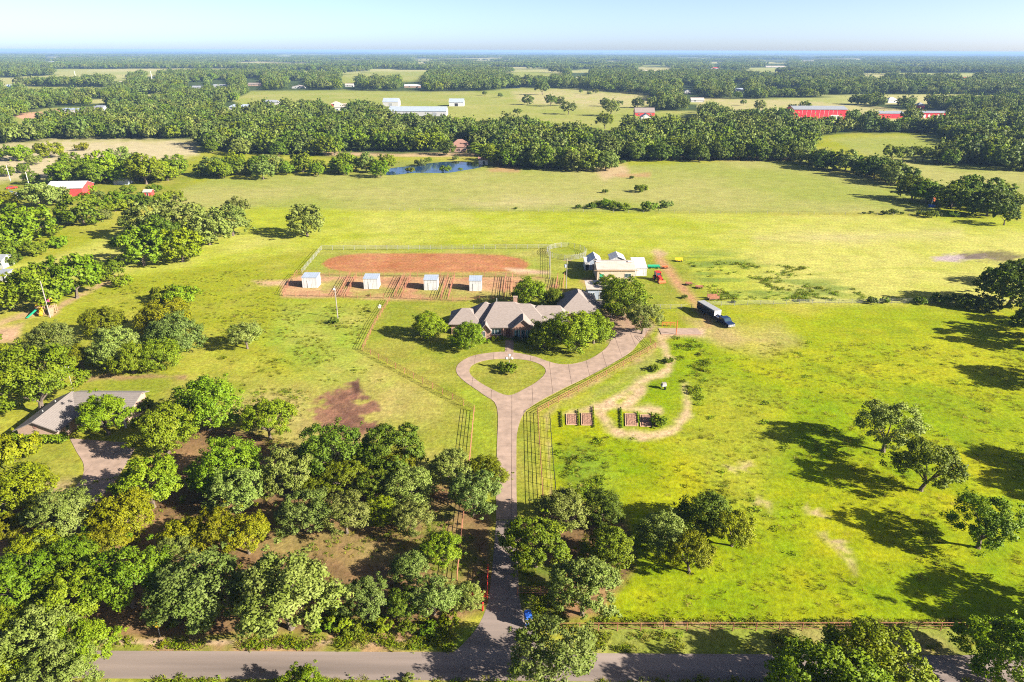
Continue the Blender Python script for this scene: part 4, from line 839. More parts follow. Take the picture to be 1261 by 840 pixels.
# trimmed hedge in front of the neighbour house
def hedge(name, label, p0, p1, h_, wd, k, n=900):
    a = np.array(G(*p0)); b = np.array(G(*p1)); L = np.linalg.norm(b - a); r = np.random.default_rng(8)
    m_ = int(L / .5) + 1; q = np.linspace(0, 1, m_); c = np.stack([(b - a)[0] * q, (b - a)[1] * q + r.normal(size=m_) * .1, np.full(m_, h_ * .5)], 1)
    c = np.concatenate([c, c + [0, -.3, h_ * .22], c + [0, .3, h_ * .22]]); V, Q, T_, LN = leaf_cloud(c, np.full(len(c), wd * .55), np.full(len(c), max(4, n // len(c))), min(.32, wd * .9), r, r.random(len(c)) * .6)
    V[:, 2] = np.clip(V[:, 2], .02, h_ + .12); me = bpy.data.meshes.new(name); fast_mesh(me, V, Q)
    at = me.attributes.new('tint', 'FLOAT', 'POINT'); at.data.foreach_set('value', T_.astype(np.float32)); av = me.attributes.new('lean', 'FLOAT_VECTOR', 'POINT'); LN = LN * .7 + np.array([.3, -.2, .7]); LN /= np.linalg.norm(LN, axis=1)[:, None]; av.data.foreach_set('vector', LN.astype(np.float32).ravel()); me.materials.append(LEAF[k])  # stored normals tilted towards the sun to brighten the leaves
    o = link(name, me, None, (a[0], a[1], 0)); return tag(o, label, 'hedge')
hedge('hedge', 'trimmed bright hedge along the gable wall of the neighbour house', (18, 545), (79, 545), 1.5, 1.5, 'B', 5200)
# ---- workshop, sheds, shelters
building('workshop', 'tan metal workshop with a low roof and two pale skylights', 'workshop', 758, 347, 46, 9, 3.6, 4.6, 'tan_metal', 'tan_roof', 'gable', ov=.25,
         doors=[(-.38, .05, 1.3, 2.3, 'green')], windows=[(.32, 1.2, 1.8, 1.2, 2)])
wsx = bpy.data.objects['workshop']
for x in (-4.6, 4.4): MB().box(x - .7, x + .7, 3.6, 4.4, 4.68, 4.86).build('skylight', MT['white'], wsx)
MB().box(-6.2, 6.2, -.42, -.33, 3.42, 3.56).build('gutter', MT['wood'], wsx)
building('white_shed', 'flat white metal lean-to beside the tan workshop', 'shed', 788, 340, 16, 6, 2.3, 3.7, 'white_metal', 'white_metal', 'shed', ov=.15, doors=[(0, .05, 2.2, 2.0, 'white')])
building('garden_shed', 'shed with blue shade coloured into its walls and a white ridged metal roof behind the workshop', 'shed', 732.5, 333, 15, 6.5, 2.5, 3.7, 'blue_metal', 'white_metal', 'gabley', ov=.3, doors=[(0, .05, 1.5, 2.0, 'dark')], windows=[(.3, 1.1, .8, .8)])  # wall colour carries the blue of shade
building('shed_annex', 'low white annex on the flank of the blue-shaded shed', 'shed', 723, 333, 6, 4.5, 2.4, 2.7, 'white_metal', 'white_metal', 'shed', ov=.15, doors=[(0, .05, 1.0, 1.9, 'dark')])
building('small_shed', 'small shed with a white gable roof behind the workshop middle', 'shed', 760.5, 329, 17, 5.5, 2.3, 3.2, 'white_metal', 'white_metal', 'gabley', ov=.25, doors=[(0, .05, 1.4, 2.0, 'grey_metal')])
building('open_shed', 'shed with blue shade coloured into its walls and a pale flat roof behind the garage', 'shed', 735, 369, 23, 5.5, 2.9, 3.3, 'blue_metal', 'tan_roof', 'shed', ov=.4, doors=[(.3, .05, 1.8, 2.1, 'dark')], windows=[(-.25, 1.1, 1.2, .8, 2)])  # blue of the shaded walls is put into their colour
for k, (u, v, W, l_) in enumerate([(382, 354.5, 18.5, 'outermost white stall box in the pens, beside the arena corner'), (457, 356, 17.5, 'white stall box between the first two pipe alleys'), (530.5, 357.5, 16.5, 'white stall box with the pipe alley against its side'), (585.5, 358.5, 15, 'white stall box behind the house roof')]):
    building('stall_shelter', l_, 'shelter', u, v, W, 3.6, 2.9, 3.15, 'white_metal', 'blue_metal', 'shed', ov=.12, group='white stall boxes in the pipe pens', doors=[(.0, .03, 1.2, 2.0, 'white')])
# ---- pipe fences
PIPE = {}
def pipe(L, r, n=5):
    return MB().tube((0, 0, 0), (1, 0, 0), r, r, n)
def fence(name, label, pts, sp, h_, rails, pr, rr, mp, mr, px=True, group=None, rail_m2=None, skip_rails=False, cat='fence'):
    P = [Vector((*G(*p), 0)) if px else Vector((*p, 0)) for p in pts]
    o = thing(name, label, cat, P[0], 0, group)
    key = (h_, pr, mp)
    if key not in PIPE: PIPE[key] = MB().tube((0, 0, 0), (0, 0, h_), pr, pr, 6).mesh('post', MT[mp])
    n_post = 0
    for a, b in zip(P[:-1], P[1:]):
        d = b - a; L = d.length; n = max(1, round(L / sp)); ang = math.atan2(d.y, d.x)
        for i in range(n + (1 if b is P[-1] else 0)):
            if n_post < 300: link('post', PIPE[key], o, a + d * (i / n) - P[0]); n_post += 1
        if not skip_rails:
            for j, z in enumerate(rails):
                rad = rr if not hasattr(rr, '__len__') else rr[j]
                k2 = ('rail', round(rad, 3), mr)
                if k2 not in PIPE: PIPE[k2] = pipe(1, rad).mesh('rail', MT[mr])
                q = link('rail', PIPE[k2], o, a - P[0] + Vector((0, 0, z)), ang); q.scale = (L, 1, 1)
    return o
fence('pipe_fence', 'rusty pipe fence running along the road verge', [(690, 777), (760, 777), (1186, 776.5)], 2.55, 1.2, (.35, .72, 1.16), .055, (.018, .018, .04), 'rust', 'rust')
fence('pipe_fence', 'end section of the roadside pipe fence in the shade of the bright corner tree', [(1190, 776), (1330, 777)], 2.55, 1.25, (.35, .72, 1.2), .06, (.018, .018, .04), 'rust', 'rust')
fence('pipe_fence', 'rusty pipe fence cutting down the pasture to the drive and under the oaks', [(447, 432), (584, 507), (579, 563), (571, 634), (563, 715)], 3.0, 1.35, (.4, .72, 1.04, 1.33), .055, .03, 'rust', 'rust')
fence('pipe_fence', 'pipe fence from the pens down to the pasture corner', [(480, 371), (462, 400), (447, 431.5)], 3.0, 1.35, (.4, .72, 1.04, 1.33), .055, .03, 'rust', 'rust')
fence('pipe_fence', 'pipe fence hugging the drive bend and running straight beside it', [(795, 416), (807, 429), (735, 470), (662, 510), (665, 560), (670, 640)], 3.0, 1.35, (.4, .72, 1.04, 1.33), .055, .03, 'rust', 'rust')
fence('wire_fence', 'thin dark wire fence along the weedy meadow edge', [(677, 515), (680, 560), (686, 625)], 2.2, 1.2, (.3, .6, .9, 1.15), .05, .012, 'dark', 'dark')
fence('gate_fence', 'red-brown rail fence shaded under the oaks beside the drive mouth', [(637, 733), (694, 733)], 2.6, 1.3, (.4, .8, 1.25), .06, .04, 'rust', 'rust')
fence('gate_fence', 'red rail wing running from the gate towards the road trees', [(594, 738), (572, 742), (548, 757)], 2.4, 1.25, (.4, .8, 1.2), .06, .045, 'red', 'red')
gt = thing('red_gate', 'red pipe gate swung open along the drive', 'gate', (*G(600, 738), 0))
ga = Vector((*G(600, 738), 0)); gb = Vector((*G(601, 706), 0)) - ga
for z in (.3, .65, 1.0, 1.3): MB().tube((0, 0, z), (gb.x, gb.y, z), .045).build('rail', MT['red'], gt)
for q in (0, .5, 1): MB().tube((gb.x * q, gb.y * q, .1 if q == 0 else .25), (gb.x * q, gb.y * q, 1.4), .06).build('upright', MT['red'], gt)
MB().box(-2.2, -.1, -.03, .03, .35, 1.25).build('sheet_panel', MT['red'], gt)
gp = thing('gate_post', 'short red post on the grass corner of the drive mouth', 'post', (*G(594.5, 752), 0)); MB().tube((0, 0, 0), (0, 0, 1.15), .09).build('shaft', MT['red'], gp); MB().lathe([(.12, 1.15), (.12, 1.2), (.02, 1.28)], 8).build('cap', MT['red'], gp)
# arena and pens
fence('arena_fence', 'pale steel panel fence around the red riding arena', [(372, 337), (396, 308), (676, 306.5), (677, 343)], 3.6, 1.5, (.35, .7, 1.05, 1.45), .05, .035, 'galv', 'galv')
fence('pen_fence', 'brown pipe fence along the front of the stall pens', [(349, 364.5), (424, 366.5), (505, 368.5), (557, 371), (640, 371)], 3.2, 1.5, (.4, .75, 1.1, 1.45), .055, .03, 'rust', 'rust')
fence('pen_fence', 'brown pipe fence along the back of the stall pens', [(366, 339), (432, 340), (500, 340.5), (557, 341), (650, 341.5)], 3.2, 1.5, (.4, .75, 1.1, 1.45), .055, .03, 'rust', 'rust')
fence('pen_fence', 'brown pipe fence closing the outer end of the pens', [(366, 338.8), (357, 350), (349, 364.2)], 3.0, 1.5, (.4, .75, 1.1, 1.45), .055, .03, 'rust', 'rust')
for l_, (a, b) in zip(['between the first and second stall boxes', 'between the second and third stall boxes', 'beside the third stall box', 'between the last stall box and the trees', 'by the utility pole behind the house'],
                      [((431, 342), (418, 365.5)), ((498, 342), (486, 367)), ((552, 342.5), (543, 369)), ((623, 342.5), (620, 369)), ((687, 343), (684, 360))]):
    for j, sd in enumerate(('outer', 'inner')):
        off = 0 if j == 0 else 9
        fence('alley_fence', f'{sd} brown pipe fence of the alley {l_}', [(a[0] + off * .9, a[1]), (b[0] + off, b[1])], 3.2, 1.75, (.3, .62, .94, 1.26, 1.7), .06, .04, 'rust', 'rust')
cx_, cy_ = G(697.5, 312.5)
fence('round_pen', 'pale steel round pen at the end of the arena', [(cx_ + 6.3 * math.cos(i / 18 * 6.2832), cy_ + 7.5 * math.sin(i / 18 * 6.2832)) for i in range(19)], 2.6, 1.7, (.3, .65, 1.0, 1.35, 1.65), .045, .035, 'galv', 'galv', px=False, cat='pen')
fence('yard_fence', 'pale wire fence behind the lawn gap by the dirt track', [(800, 381), (864, 380.5)], 2.6, 1.3, (.3, .6, .9, 1.25), .05, .02, 'galv', 'galv')
fence('field_fence', 'pale wire fence crossing the meadow beside the hedge bushes', [(872, 377), (1000, 374), (1130, 373.5), (1300, 375)], 3.5, 1.25, (.3, .6, .9, 1.2), .055, .022, 'galv', 'galv')
fence('field_fence', 'thin wire fence between the two big hayfields', [(480, 259.5), (700, 261), (830, 263), (1060, 265), (1240, 268)], 6.0, 1.2, (.5, 1.1), .06, .02, 'pole', 'dark')
# ---- poles and lamps
def pole(name, label, u, v, h_, r, lamp=True, arm=False, m='pole', cat='pole', lean=0, drum=False):
    o = thing(name, label, cat, (*G(u, v), 0)); MB().tube((0, 0, 0), (lean, 0, h_), r, r * .75, 7).build('shaft', MT[m], o)
    if lamp:
        MB().tube((lean * .9, 0, h_ * .93), (lean * .9 + .05, -.9, h_ * .97), .05, .04, 5).build('bracket', MT['galv'], o)
        MB().lathe([(.12, .22), (.36, 0), (.30, -.2), (.1, -.3)], 9, (lean * .9 + .05, -.95, h_ * .95)).build('lamp_head', MT['white'], o)
    if arm: MB().box(-1.1, 1.1, -.06, .06, h_ - .55, h_ - .4).build('cross_arm', MT['wood'], o)
    if drum: MB().lathe([(.28, h_ * .72), (.28, h_ * .72 + .8)], 9, (-.42, -.1, 0)).build('transformer', MT['blue_metal'], o)
    return o
pole('lamp_pole', 'grey yard light pole rising out of a small shrub', 416, 392, 8.2, .13, True)
pole('utility_pole', 'utility pole with a blue transformer behind the house', 697, 356, 8.6, .14, False, True, drum=True)
pole('utility_pole', 'tall pale pole leaning over the play set', 62, 391, 9.2, .15, False, False)
pole('utility_pole', 'grey pole at the corner of the arena and round pen', 677, 343.5, 8.2, .12, False, False)
pole('lamp_pole', 'thin lamp pole behind the pale house roof', 90.5, 482, 4.9, .08, False)
o = bpy.data.objects['lamp_pole.001']; MB().lathe([(.1, 4.75), (.36, 4.95), (.36, 5.2), (.1, 5.42)], 10).build('lamp_globe', MT['white'], o)
pole('utility_pole', 'white pole in the farmyard by the red shed', 13, 223, 7.5, .16, False, True, 'white'); pole('utility_pole', 'second white pole close to the red shed', 36, 229, 6.5, .16, False, False, 'white')
lp = thing('lamp_post', 'two armed white lamp post in the drive circle', 'lamp post', (*G(627, 455), 0))
MB().tube((0, 0, 0), (0, 0, 2.9), .06, .05, 7).build('shaft', MT['galv'], lp); MB().box(-.65, .65, -.04, .04, 2.3, 2.4).build('arm', MT['galv'], lp)
for x in (-.55, .55): MB().lathe([(.1, 2.05), (.27, 2.2), (.27, 2.42), (.12, 2.6)], 9, (x, -.0, .2)).build('lamp_globe', MT['white'], lp)
MB().lathe([(.1, 2.9), (.28, 3.05), (.28, 3.3), (.1, 3.45)], 9).build('lamp_globe', MT['white'], lp)
fp = thing('feeder_post', 'white box on a post beside the pasture fence', 'bird box', (*G(468, 386), 0)); MB().tube((0, 0, 0), (0, 0, 1.5), .05).build('shaft', MT['wood'], fp); MB().box(-.3, .3, -.3, .3, 1.5, 1.95).build('box', MT['white'], fp); MB().prism([(-.4, 1.95), (.4, 1.95), (0, 2.25)], -.38, .38).build('roof', MT['white'], fp)
sg = thing('road_sign', 'yellow road sign on a grey post by the wooded bank', 'sign', (*G(197.5, 784), 0)); MB().tube((0, 0, 0), (0, 0, 2.0), .035).build('post', MT['galv'], sg)
MB().prism([(0, 1.25), (.46, 1.7), (0, 2.15), (-.46, 1.7)], -.06, -.04).build('plate', MT['yellow'], sg)
mb = thing('mailbox', 'blue and white box on a stand at the drive mouth', 'mailbox', (*G(650.5, 770), 0), .2); mb.scale = (1.25, 1.25, 1.2)
MB().box(-.12, .12, -.12, .12, 0, .75).build('post', MT['white'], mb); MB().box(-.34, .34, -.3, .3, .45, 1.1).build('body', MT['tan_metal'], mb); MB().prism([(-.36, 1.1), (.36, 1.1), (.3, 1.45), (0, 1.55), (-.3, 1.45)], -.4, .4).build('lid', MT['blue'], mb); MB().box(-.3, .36, -.345, -.305, .25, .6).build('front_panel', MT['blue'], mb)
# ---- truck, trailer, tractor
def wheel(parent, x, y, r, w_, m='chrome'):
    o = MB().lathe([(r * .55, -w_ / 2), (r, -w_ / 2 * .9), (r, w_ / 2 * .9), (r * .55, w_ / 2)], 12).build('wheel', MT['rubber'], parent, (x, y, r)); o.rotation_euler = (0, math.pi / 2, 0)
    MB().lathe([(r * .52, -w_ / 2 - .01), (r * .5, w_ / 2 + .01)], 10).build('rim', MT[m], o); return o
fa = Vector((*G(901.5, 405), 0)); ra = Vector((*G(867, 384.5), 0)); hd = (fa - ra).normalized(); rzt = math.atan2(hd.y, hd.x) + math.pi / 2   # local -y faces forward
pk = thing('pickup_truck', 'dark blue pickup truck hitched to the stock trailer on the grass', 'truck', fa - hd * .3, rzt)
MB().prismx([(0, .55), (0, .95), (.15, 1.08), (1.3, 1.18), (1.35, .55)], -.95, .95).build('hood', MT['navy'], pk)
MB().prismx([(1.36, .5), (1.36, 1.18), (2.1, 1.82), (3.6, 1.85), (3.9, 1.25), (3.9, .5)], -.95, .95).build('cab', MT['navy'], pk)
b = MB().box(-.95, .95, 3.91, 5.7, .5, .78); b.box(-.95, -.85, 3.91, 5.7, .78, 1.25); b.box(.85, .95, 3.91, 5.7, .78, 1.25); b.box(-.85, .85, 5.6, 5.7, .78, 1.25); b.build('bed', MT['navy'], pk)
MB().add([(-.8, 1.44, 1.28), (.8, 1.44, 1.28), (.75, 2.02, 1.78), (-.75, 2.02, 1.78)], [(0, 1, 2, 3)]).build('windscreen', MT['glass'], pk)
for sx in (-1, 1):
    MB().box(min(sx * .955, sx * .965), max(sx * .955, sx * .965), 1.9, 3.5, 1.25, 1.72).build('side_window', MT['glass'], pk)
    MB().box(min(sx * .5, sx * .88), max(sx * .5, sx * .88), -.04, .02, .72, .92).build('headlight', MT['chrome'], pk)
    for y in (.85, 4.6): wheel(pk, sx * .86, y, .40, .26)
MB().box(-.95, .95, -.14, -.02, .42, .64).build('bumper', MT['chrome'], pk); MB().box(-.45, .45, -.03, .0, .7, .92).build('grille', MT['chrome'], pk)
tr = thing('stock_trailer', 'long dark stock trailer with a pale grey roof behind the truck', 'trailer', fa - hd * 4.9, rzt)
MB().box(-1.02, 1.02, 1.3, 8.6, .6, 1.2).build('lower_wall', MT['navy'], tr)
for sx in (-1, 1):
    for z in (1.32, 1.58, 1.84, 2.1): MB().box(min(sx * .98, sx * 1.03), max(sx * .98, sx * 1.03), 1.3, 8.6, z, z + .15).build('slat', MT['dark'], tr)
    for y in (1.35, 3.2, 5.0, 6.8, 8.5): MB().box(min(sx * .97, sx * 1.05), max(sx * .97, sx * 1.05), y - .06, y + .06, 1.2, 2.3).build('side_post', MT['dark'], tr)
    for y in (5.6, 6.5): wheel(tr, sx * .95, y, .38, .24)
    MB().box(min(sx * .8, sx * 1.14), max(sx * .8, sx * 1.14), 5.1, 7.0, .8, .88).build('fender', MT['navy'], tr)
MB().prism([(-1.08, 2.3), (1.08, 2.3), (.95, 2.46), (-.95, 2.46)], 1.2, 8.65).build('roof', MT['galv'], tr)
MB().box(-.95, .95, 1.22, 1.29, .7, 2.28).build('front_wall', MT['white'], tr); MB().box(-.9, .9, 8.62, 8.7, .65, 2.25).build('rear_gate', MT['rust'], tr)
b = MB().box(-.15, .15, -.3, 1.28, 1.35, 1.5); b.box(-.08, .08, -.3, -.16, .8, 1.35); b.build('gooseneck', MT['navy'], tr)
tc_ = thing('tractor', 'red-orange tractor with a front loader parked on the yard grass', 'tractor', (*G(815, 348.5), 0), .25)
MB().prismx([(.7, .7), (.7, 1.35), (2.2, 1.5), (2.2, .7)], -.4, .4).build('hood', MT['red'], tc_); b = MB()
for sx in (-1, 1):
    for y in (2.3, 3.7): b.box(sx * .65 - .05, sx * .65 + .05, y - .05, y + .05, 1.0, 2.35)
b.box(-.75, .75, 2.2, 3.85, 2.35, 2.5); b.build('canopy_frame', MT['red'], tc_); MB().box(-.62, .62, 2.36, 3.66, 1.1, 2.3).build('cab_glass', MT['glass'], tc_)
MB().box(-.35, .35, 2.4, 3.8, .6, 1.05).build('chassis', MT['dark'], tc_)
for sx in (-1, 1): wheel(tc_, sx * .9, 3.1, .75, .42, 'orange'); wheel(tc_, sx * .7, 1.1, .45, .28, 'orange'); MB().tube((sx * .55, 2.0, 1.3), (sx * .55, .1, .6), .07).build('loader_arm', MT['red'], tc_)
MB().prismx([(-.7, .1), (-.1, .1), (.0, .75), (-.12, .75), (-.2, .25), (-.7, .18)], -1.05, 1.05).build('bucket', MT['orange'], tc_)
# ---- yard odds and ends
def cart(name, label, cat, u, v, L, W_, h_, m, rz=0, wheels=True):
    o = thing(name, label, cat, (*G(u, v), 0), rz); b = MB().prismx([(-W_ / 2, .35), (W_ / 2, .35), (W_ / 2 * 1.15, h_), (W_ / 2, h_), (W_ / 2 * .85, .5), (-W_ / 2 * .85, .5), (-W_ / 2, h_), (-W_ / 2 * 1.15, h_)], -L / 2, L / 2); b.build('tray', MT[m], o)
    if wheels:
        for sx in (-1, 1): wheel(o, sx * L * .3, -W_ / 2 - .1, .28, .12)
    MB().tube((L / 2, 0, .45), (L / 2 + .9, 0, .3), .05).build('tow_bar', MT['dark'], o); return o
cart('farm_implement', 'low green farm implement between the white lean-to and the tractor', 'implement', 805, 330, 3.6, 1.2, .85, 'green')
cart('farm_implement', 'small orange implement at the top of the dirt track', 'implement', 819, 330.5, 1.6, .8, .7, 'orange')
cart('farm_implement', 'yellow implement standing in the tall grass', 'implement', 836, 322, 2.2, .9, 1.1, 'yellow')
cart('farm_implement', 'rusty implement lying beside the bend of the dirt track', 'implement', 848, 351, 1.8, .9, .8, 'rust'); cart('farm_implement', 'faded pink-brown implement past the track bend', 'implement', 861, 355, 2.0, .9, .7, 'rust')
hr = thing('hay_rack', 'rusty square frame with tall posts at the wire fence corner', 'rack', (*G(878, 369), 0), .1)
for x in (-1.3, 1.3):
    for y in (-.8, .8): MB().tube((x, y, 0), (x, y, 3.0 if x > 0 else 2.2), .06).build('post', MT['rust'], hr)
for y in (-.8, .8): MB().box(-1.3, 1.3, y - .04, y + .04, .5, 1.3).build('side_panel', MT['rust'], hr)
MB().box(-1.25, 1.25, -.74, .74, .35, .45).build('deck', MT['wood'], hr)
cs = thing('loading_slab', 'pinkish bare slab with a raised rim near the parked truck', 'slab', (*G(839, 412), 0)); MB().box(-4.6, 4.6, 0, 3.6, .0, .09).build('slab_top', MT['concrete'], cs); MB().box(-4.6, 4.6, -.12, -.01, 0, .16).build('rim', MT['brick'], cs)
op = thing('orange_post', 'tall orange post rising through the bare slab', 'post', (*G(832.5, 412), 0)); MB().tube((0, 0, 0), (0, 0, 3.4), .11).build('shaft', MT['orange'], op); MB().box(-.2, .2, -.2, .2, 0, .12).build('base_plate', MT['rust'], op)
ob = thing('sawhorse', 'low orange steel sawhorse frame standing at the slab edge', 'sawhorse', (*G(823, 402), 0))
for x in (-1.5, -.4, .5, 1.5): MB().tube((x, 0, 0), (x, 0, 1.1), .06).build('leg', MT['orange'], ob)
for z in (.55, 1.0): MB().box(-1.5, 1.5, -.06, .06, z, z + .12).build('rail', MT['orange'], ob)
gc = thing('garden_cart', 'small grey cart casting a shadow beside the sandy path', 'cart', (*G(817, 478.5), 0), .4)
MB().box(-.5, .5, -.3, .3, .55, .95).build('tray', MT['galv'], gc); wheel(gc, 0, -.5, .3, .12); MB().tube((-.35, .3, .6), (-.5, 1.2, .95), .03).build('handle', MT['wood'], gc); MB().tube((.35, .3, .6), (.5, 1.2, .95), .03).build('handle', MT['wood'], gc)
for sx in (-.35, .35): MB().tube((sx, .25, 0), (sx, .2, .55), .035).build('leg', MT['galv'], gc)
MB().box(-.42, .42, -.24, .24, .96, 1.25).build('load', MT['pole'], gc)
# garden beds with plant rows
def bed(label, u0, u1, v0, v1):
    P = [Vector((*G(u, v), 0)) for u, v in ((u0, v1), (u1, v1), (u1 + (-1.5), v0), (u0 - .5, v0))]; o = thing('garden_bed', label, 'garden bed', P[0], 0, 'tilled beds beside the sandy path')
    n, m_ = 9, 12; r = np.random.default_rng(int(u0)); V = []; Fc = []
    for j in range(m_):
        for i in range(n):
            a, c = i / (n - 1), j / (m_ - 1); p = P[0].lerp(P[1], a).lerp(P[3].lerp(P[2], a), c) - P[0]; e = min(i, n - 1 - i, j, m_ - 1 - j)
            V.append((p.x, p.y, -.02 if e == 0 else .09 + .05 * r.random() + (.02 if i % 2 else 0)))
    for j in range(m_ - 1):
        for i in range(n - 1): Fc.append((j * n + i, j * n + i + 1, (j + 1) * n + i + 1, (j + 1) * n + i))
    MB().add(V, Fc).build('soil', MT['soil'], o)
    b = MB(); 
    for a, c in ((P[0], P[1]), (P[1], P[2]), (P[2], P[3]), (P[3], P[0])): a_, c_ = a - P[0], c - P[0]; b.tube((a_.x, a_.y, .06), (c_.x, c_.y, .06), .08, .08, 4)
    b.build('edging', MT['wood'], o)
bed('tilled bed farthest from the garden path, by the wire fence', 697.5, 711, 510, 523.5); bed('tilled bed at the near side of the sandy path', 716, 730, 509, 524); bed('tilled bed inside the sandy path loop, path side', 770, 785, 509.5, 525); bed('tilled bed inside the sandy loop, by the squash', 788.5, 807, 511, 525.5)
for i, (u, v0, v1, l_) in enumerate([(691.5, 509, 524.5, 'green plant row at the wire fence end of the garden'), (712.2, 507.5, 523, 'short green plant row between the first two beds'), (731, 503, 525.5, 'tall green plant row on the near side of the sandy path'), (765, 504.5, 526, 'tall green plant row inside the sandy loop'), (785.6, 509.5, 519.5, 'short green plant row between the loop beds'), (803, 511, 526, 'leaning green plant row at the outer loop bed')]):
    h_ = hedge('plant_row', l_, (u + .5, v1), (u - .5, v0), .32, .2, 'B', 1500); h_['category'] = 'plant row'; h_['group'] = 'vegetable rows in the garden'
# ---- play set
ps = thing('play_set', 'wooden play set with a yellow tube, green slide and coloured canopies', 'play set', (*G(61, 386), 0), .35)
for nm_, x0 in (('tower_post', 0), ('tower_post', -2.6)):
    for x in (0, 1.5):
        for y in (0, 1.5): MB().box(x0 + x - .07, x0 + x + .07, y - .07, y + .07, 0, 3.3 if x0 == 0 else 2.3).build('tower_post', MT['wood'], ps)
    MB().box(x0 - .05, x0 + 1.55, -.05, 1.55, 1.35, 1.47).build('platform', MT['wood'], ps)
    for i in range(5): MB().box(x0 + .02 + i * .32, x0 + .16 + i * .32, -.1, -.05, 1.47, 2.1).build('picket', MT['wood'], ps)
MB().prism([(-.2, 3.0), (.75, 3.0), (.75, 3.9)], -.2, 1.7).build('canopy', MT['pink'], ps); MB().prism([(.752, 3.0), (1.7, 3.0), (.752, 3.9)], -.2, .75).build('canopy', MT['yellow'], ps); MB().prism([(.752, 3.0), (1.7, 3.0), (.752, 3.9)], .76, 1.7).build('canopy', MT['teal'], ps)
MB().prism([(-2.7, 2.3), (-.95, 2.3), (-1.8, 3.0)], -.1, 1.6).build('canopy', MT['yellow'], ps)
MB().add([(-2.7, -.1, 1.45), (-2.0, -.1, 1.45), (-2.0, -.3, 1.45), (-3.9, -2.6, .2), (-4.5, -2.4, .2), (-2.7, -.1, 1.4)], [(0, 1, 3, 4)]).build('bedway', MT['green'], ps).name = 'slide'
b = MB().tube((-1.6, -.2, 1.6), (-1.2, -1.3, 1.1), .42, .42, 10); b.tube((-1.2, -1.3, 1.1), (-1.3, -2.2, .5), .42, .42, 10); b.build('tube_slide', MT['yellow'], ps)
MB().prismx([(-2.4, .0), (-2.3, .0), (-.02, 1.4), (-.1, 1.45)], .3, 1.3).build('ramp', MT['wood'], ps)
# ---- farmyard and far buildings
building('red_shed', 'faded red shed with a long white roof in the farmyard', 'shed', 81, 242, 41, 12, 3.6, 5.6, 'red_faded', 'white_metal', 'gable', rz=.12, doors=[(-.05, .05, 2.6, 2.8, 'dark')])
building('grey_shed', 'small pale blue-grey metal shed on the lane lawn', 'shed', 149, 227.5, 17, 6, 2.6, 3.4, 'blue_metal', 'blue_metal', 'gable', rz=.06, doors=[(-.3, .05, 1.4, 2.0, 'grey_metal')])
building('pink_hut', 'tiny pinkish hut in the scrub at the lane end', 'hut', 182, 242, 9, 3, 2.0, 2.8, 'red_faded', 'tan_roof', 'gable', doors=[(0, .05, .8, 1.7, 'dark')])
building('farm_cabin', 'small white cabin at the photo edge beyond the play set', 'cabin', 1, 331, 7, 5, 2.6, 3.6, 'far_white', 'grey_metal', 'gable', windows=[(.2, 1.0, .8, .8)])
building('lane_trailer', 'low white trailer home by the lane at the photo edge', 'trailer', 3, 347, 11, 3, 2.2, 2.6, 'far_white', 'grey_metal', 'shed', doors=[(.25, .05, .8, 1.9, 'dark')])
for u, v, l_, m_ in ((17, 238, 'silver car parked in the farmyard', 'chrome'), (24, 242, 'white car parked in the farmyard', 'white'), (22, 232, 'dark red car parked in the farmyard', 'red')):
    o = thing('parked_car', l_, 'car', (*G(u, v), 0), 1.2 + u % 3, 'cars parked in the farmyard'); MB().prismx([(0, .35), (0, .8), (1.2, .9), (1.8, 1.4), (3.3, 1.42), (3.9, .95), (4.4, .9), (4.4, .35)], -.88, .88).build('body', MT[m_], o)
    MB().prismx([(1.4, 1.0), (1.85, 1.36), (3.25, 1.38), (3.75, 1.0)], -.895, .895).build('window_band', MT['glass'], o)
    for sx in (-1, 1):
        for y in (.8, 3.5): wheel(o, sx * .8, y, .32, .2)
building('pond_hut', 'white pump hut with a brown roof on the pond shore', 'hut', 595, 203, 11, 5, 2.9, 4.4, 'white', 'brown_roof', 'gable', doors=[(.1, .05, 1.2, 2.0, 'dark')])
building('woodland_house', 'dark house with a red-brown roof among the oaks behind the pond', 'house', 566, 187, 26, 12, 3.0, 7.2, 'brick', 'brown_roof', 'hip', windows=[(-.3, 1.0, 1.5, 1.3, 2), (.25, 1.0, 1.5, 1.3, 2)], doors=[(0, .05, 1.1, 2.1, 'door')])
building('white_barn', 'very long white barn with a bluish roof past the first woods', 'barn', 514, 143, 71, 22, 4.6, 8.2, 'far_white', 'blue_metal', 'gable', doors=[(-.2, .05, 4, 3.5, 'grey_metal'), (.3, .05, 4, 3.5, 'grey_metal')])
building('grey_barn', 'smaller pale barn behind the long white barn', 'barn', 481, 131, 19, 18, 5, 8.5, 'far_white', 'blue_metal', 'gable', doors=[(0, .05, 4, 3.5, 'grey_metal')])
building('open_barn', 'pale shed standing off the end of the long white barn', 'barn', 562, 131, 18, 16, 4.5, 8, 'white_metal', 'blue_metal', 'gable', doors=[(0, .05, 4, 3.4, 'dark')])
building('white_house', 'white house at the wood edge short of the long barn', 'house', 419, 138, 14, 10, 5, 8, 'white', 'tan_roof', 'gable', windows=[(-.25, 1.5, 2, 1.6), (.25, 1.5, 2, 1.6)])
rb = building('red_barn', 'big bright red barn with a grey roof and white doors', 'barn', 1009, 147, 65, 20, 9, 11.5, 'red_metal', 'grey_metal', 'gable', ov=.6, doors=[(.28, .05, 8, 4, 'white'), (.38, .05, 5, 3.2, 'white')])
for i in range(9): MB().box(-17.5 + i * 4.2, -17.3 + i * 4.2, -.12, -.02, .2, 8.8).build('rib', MT['white'], rb)
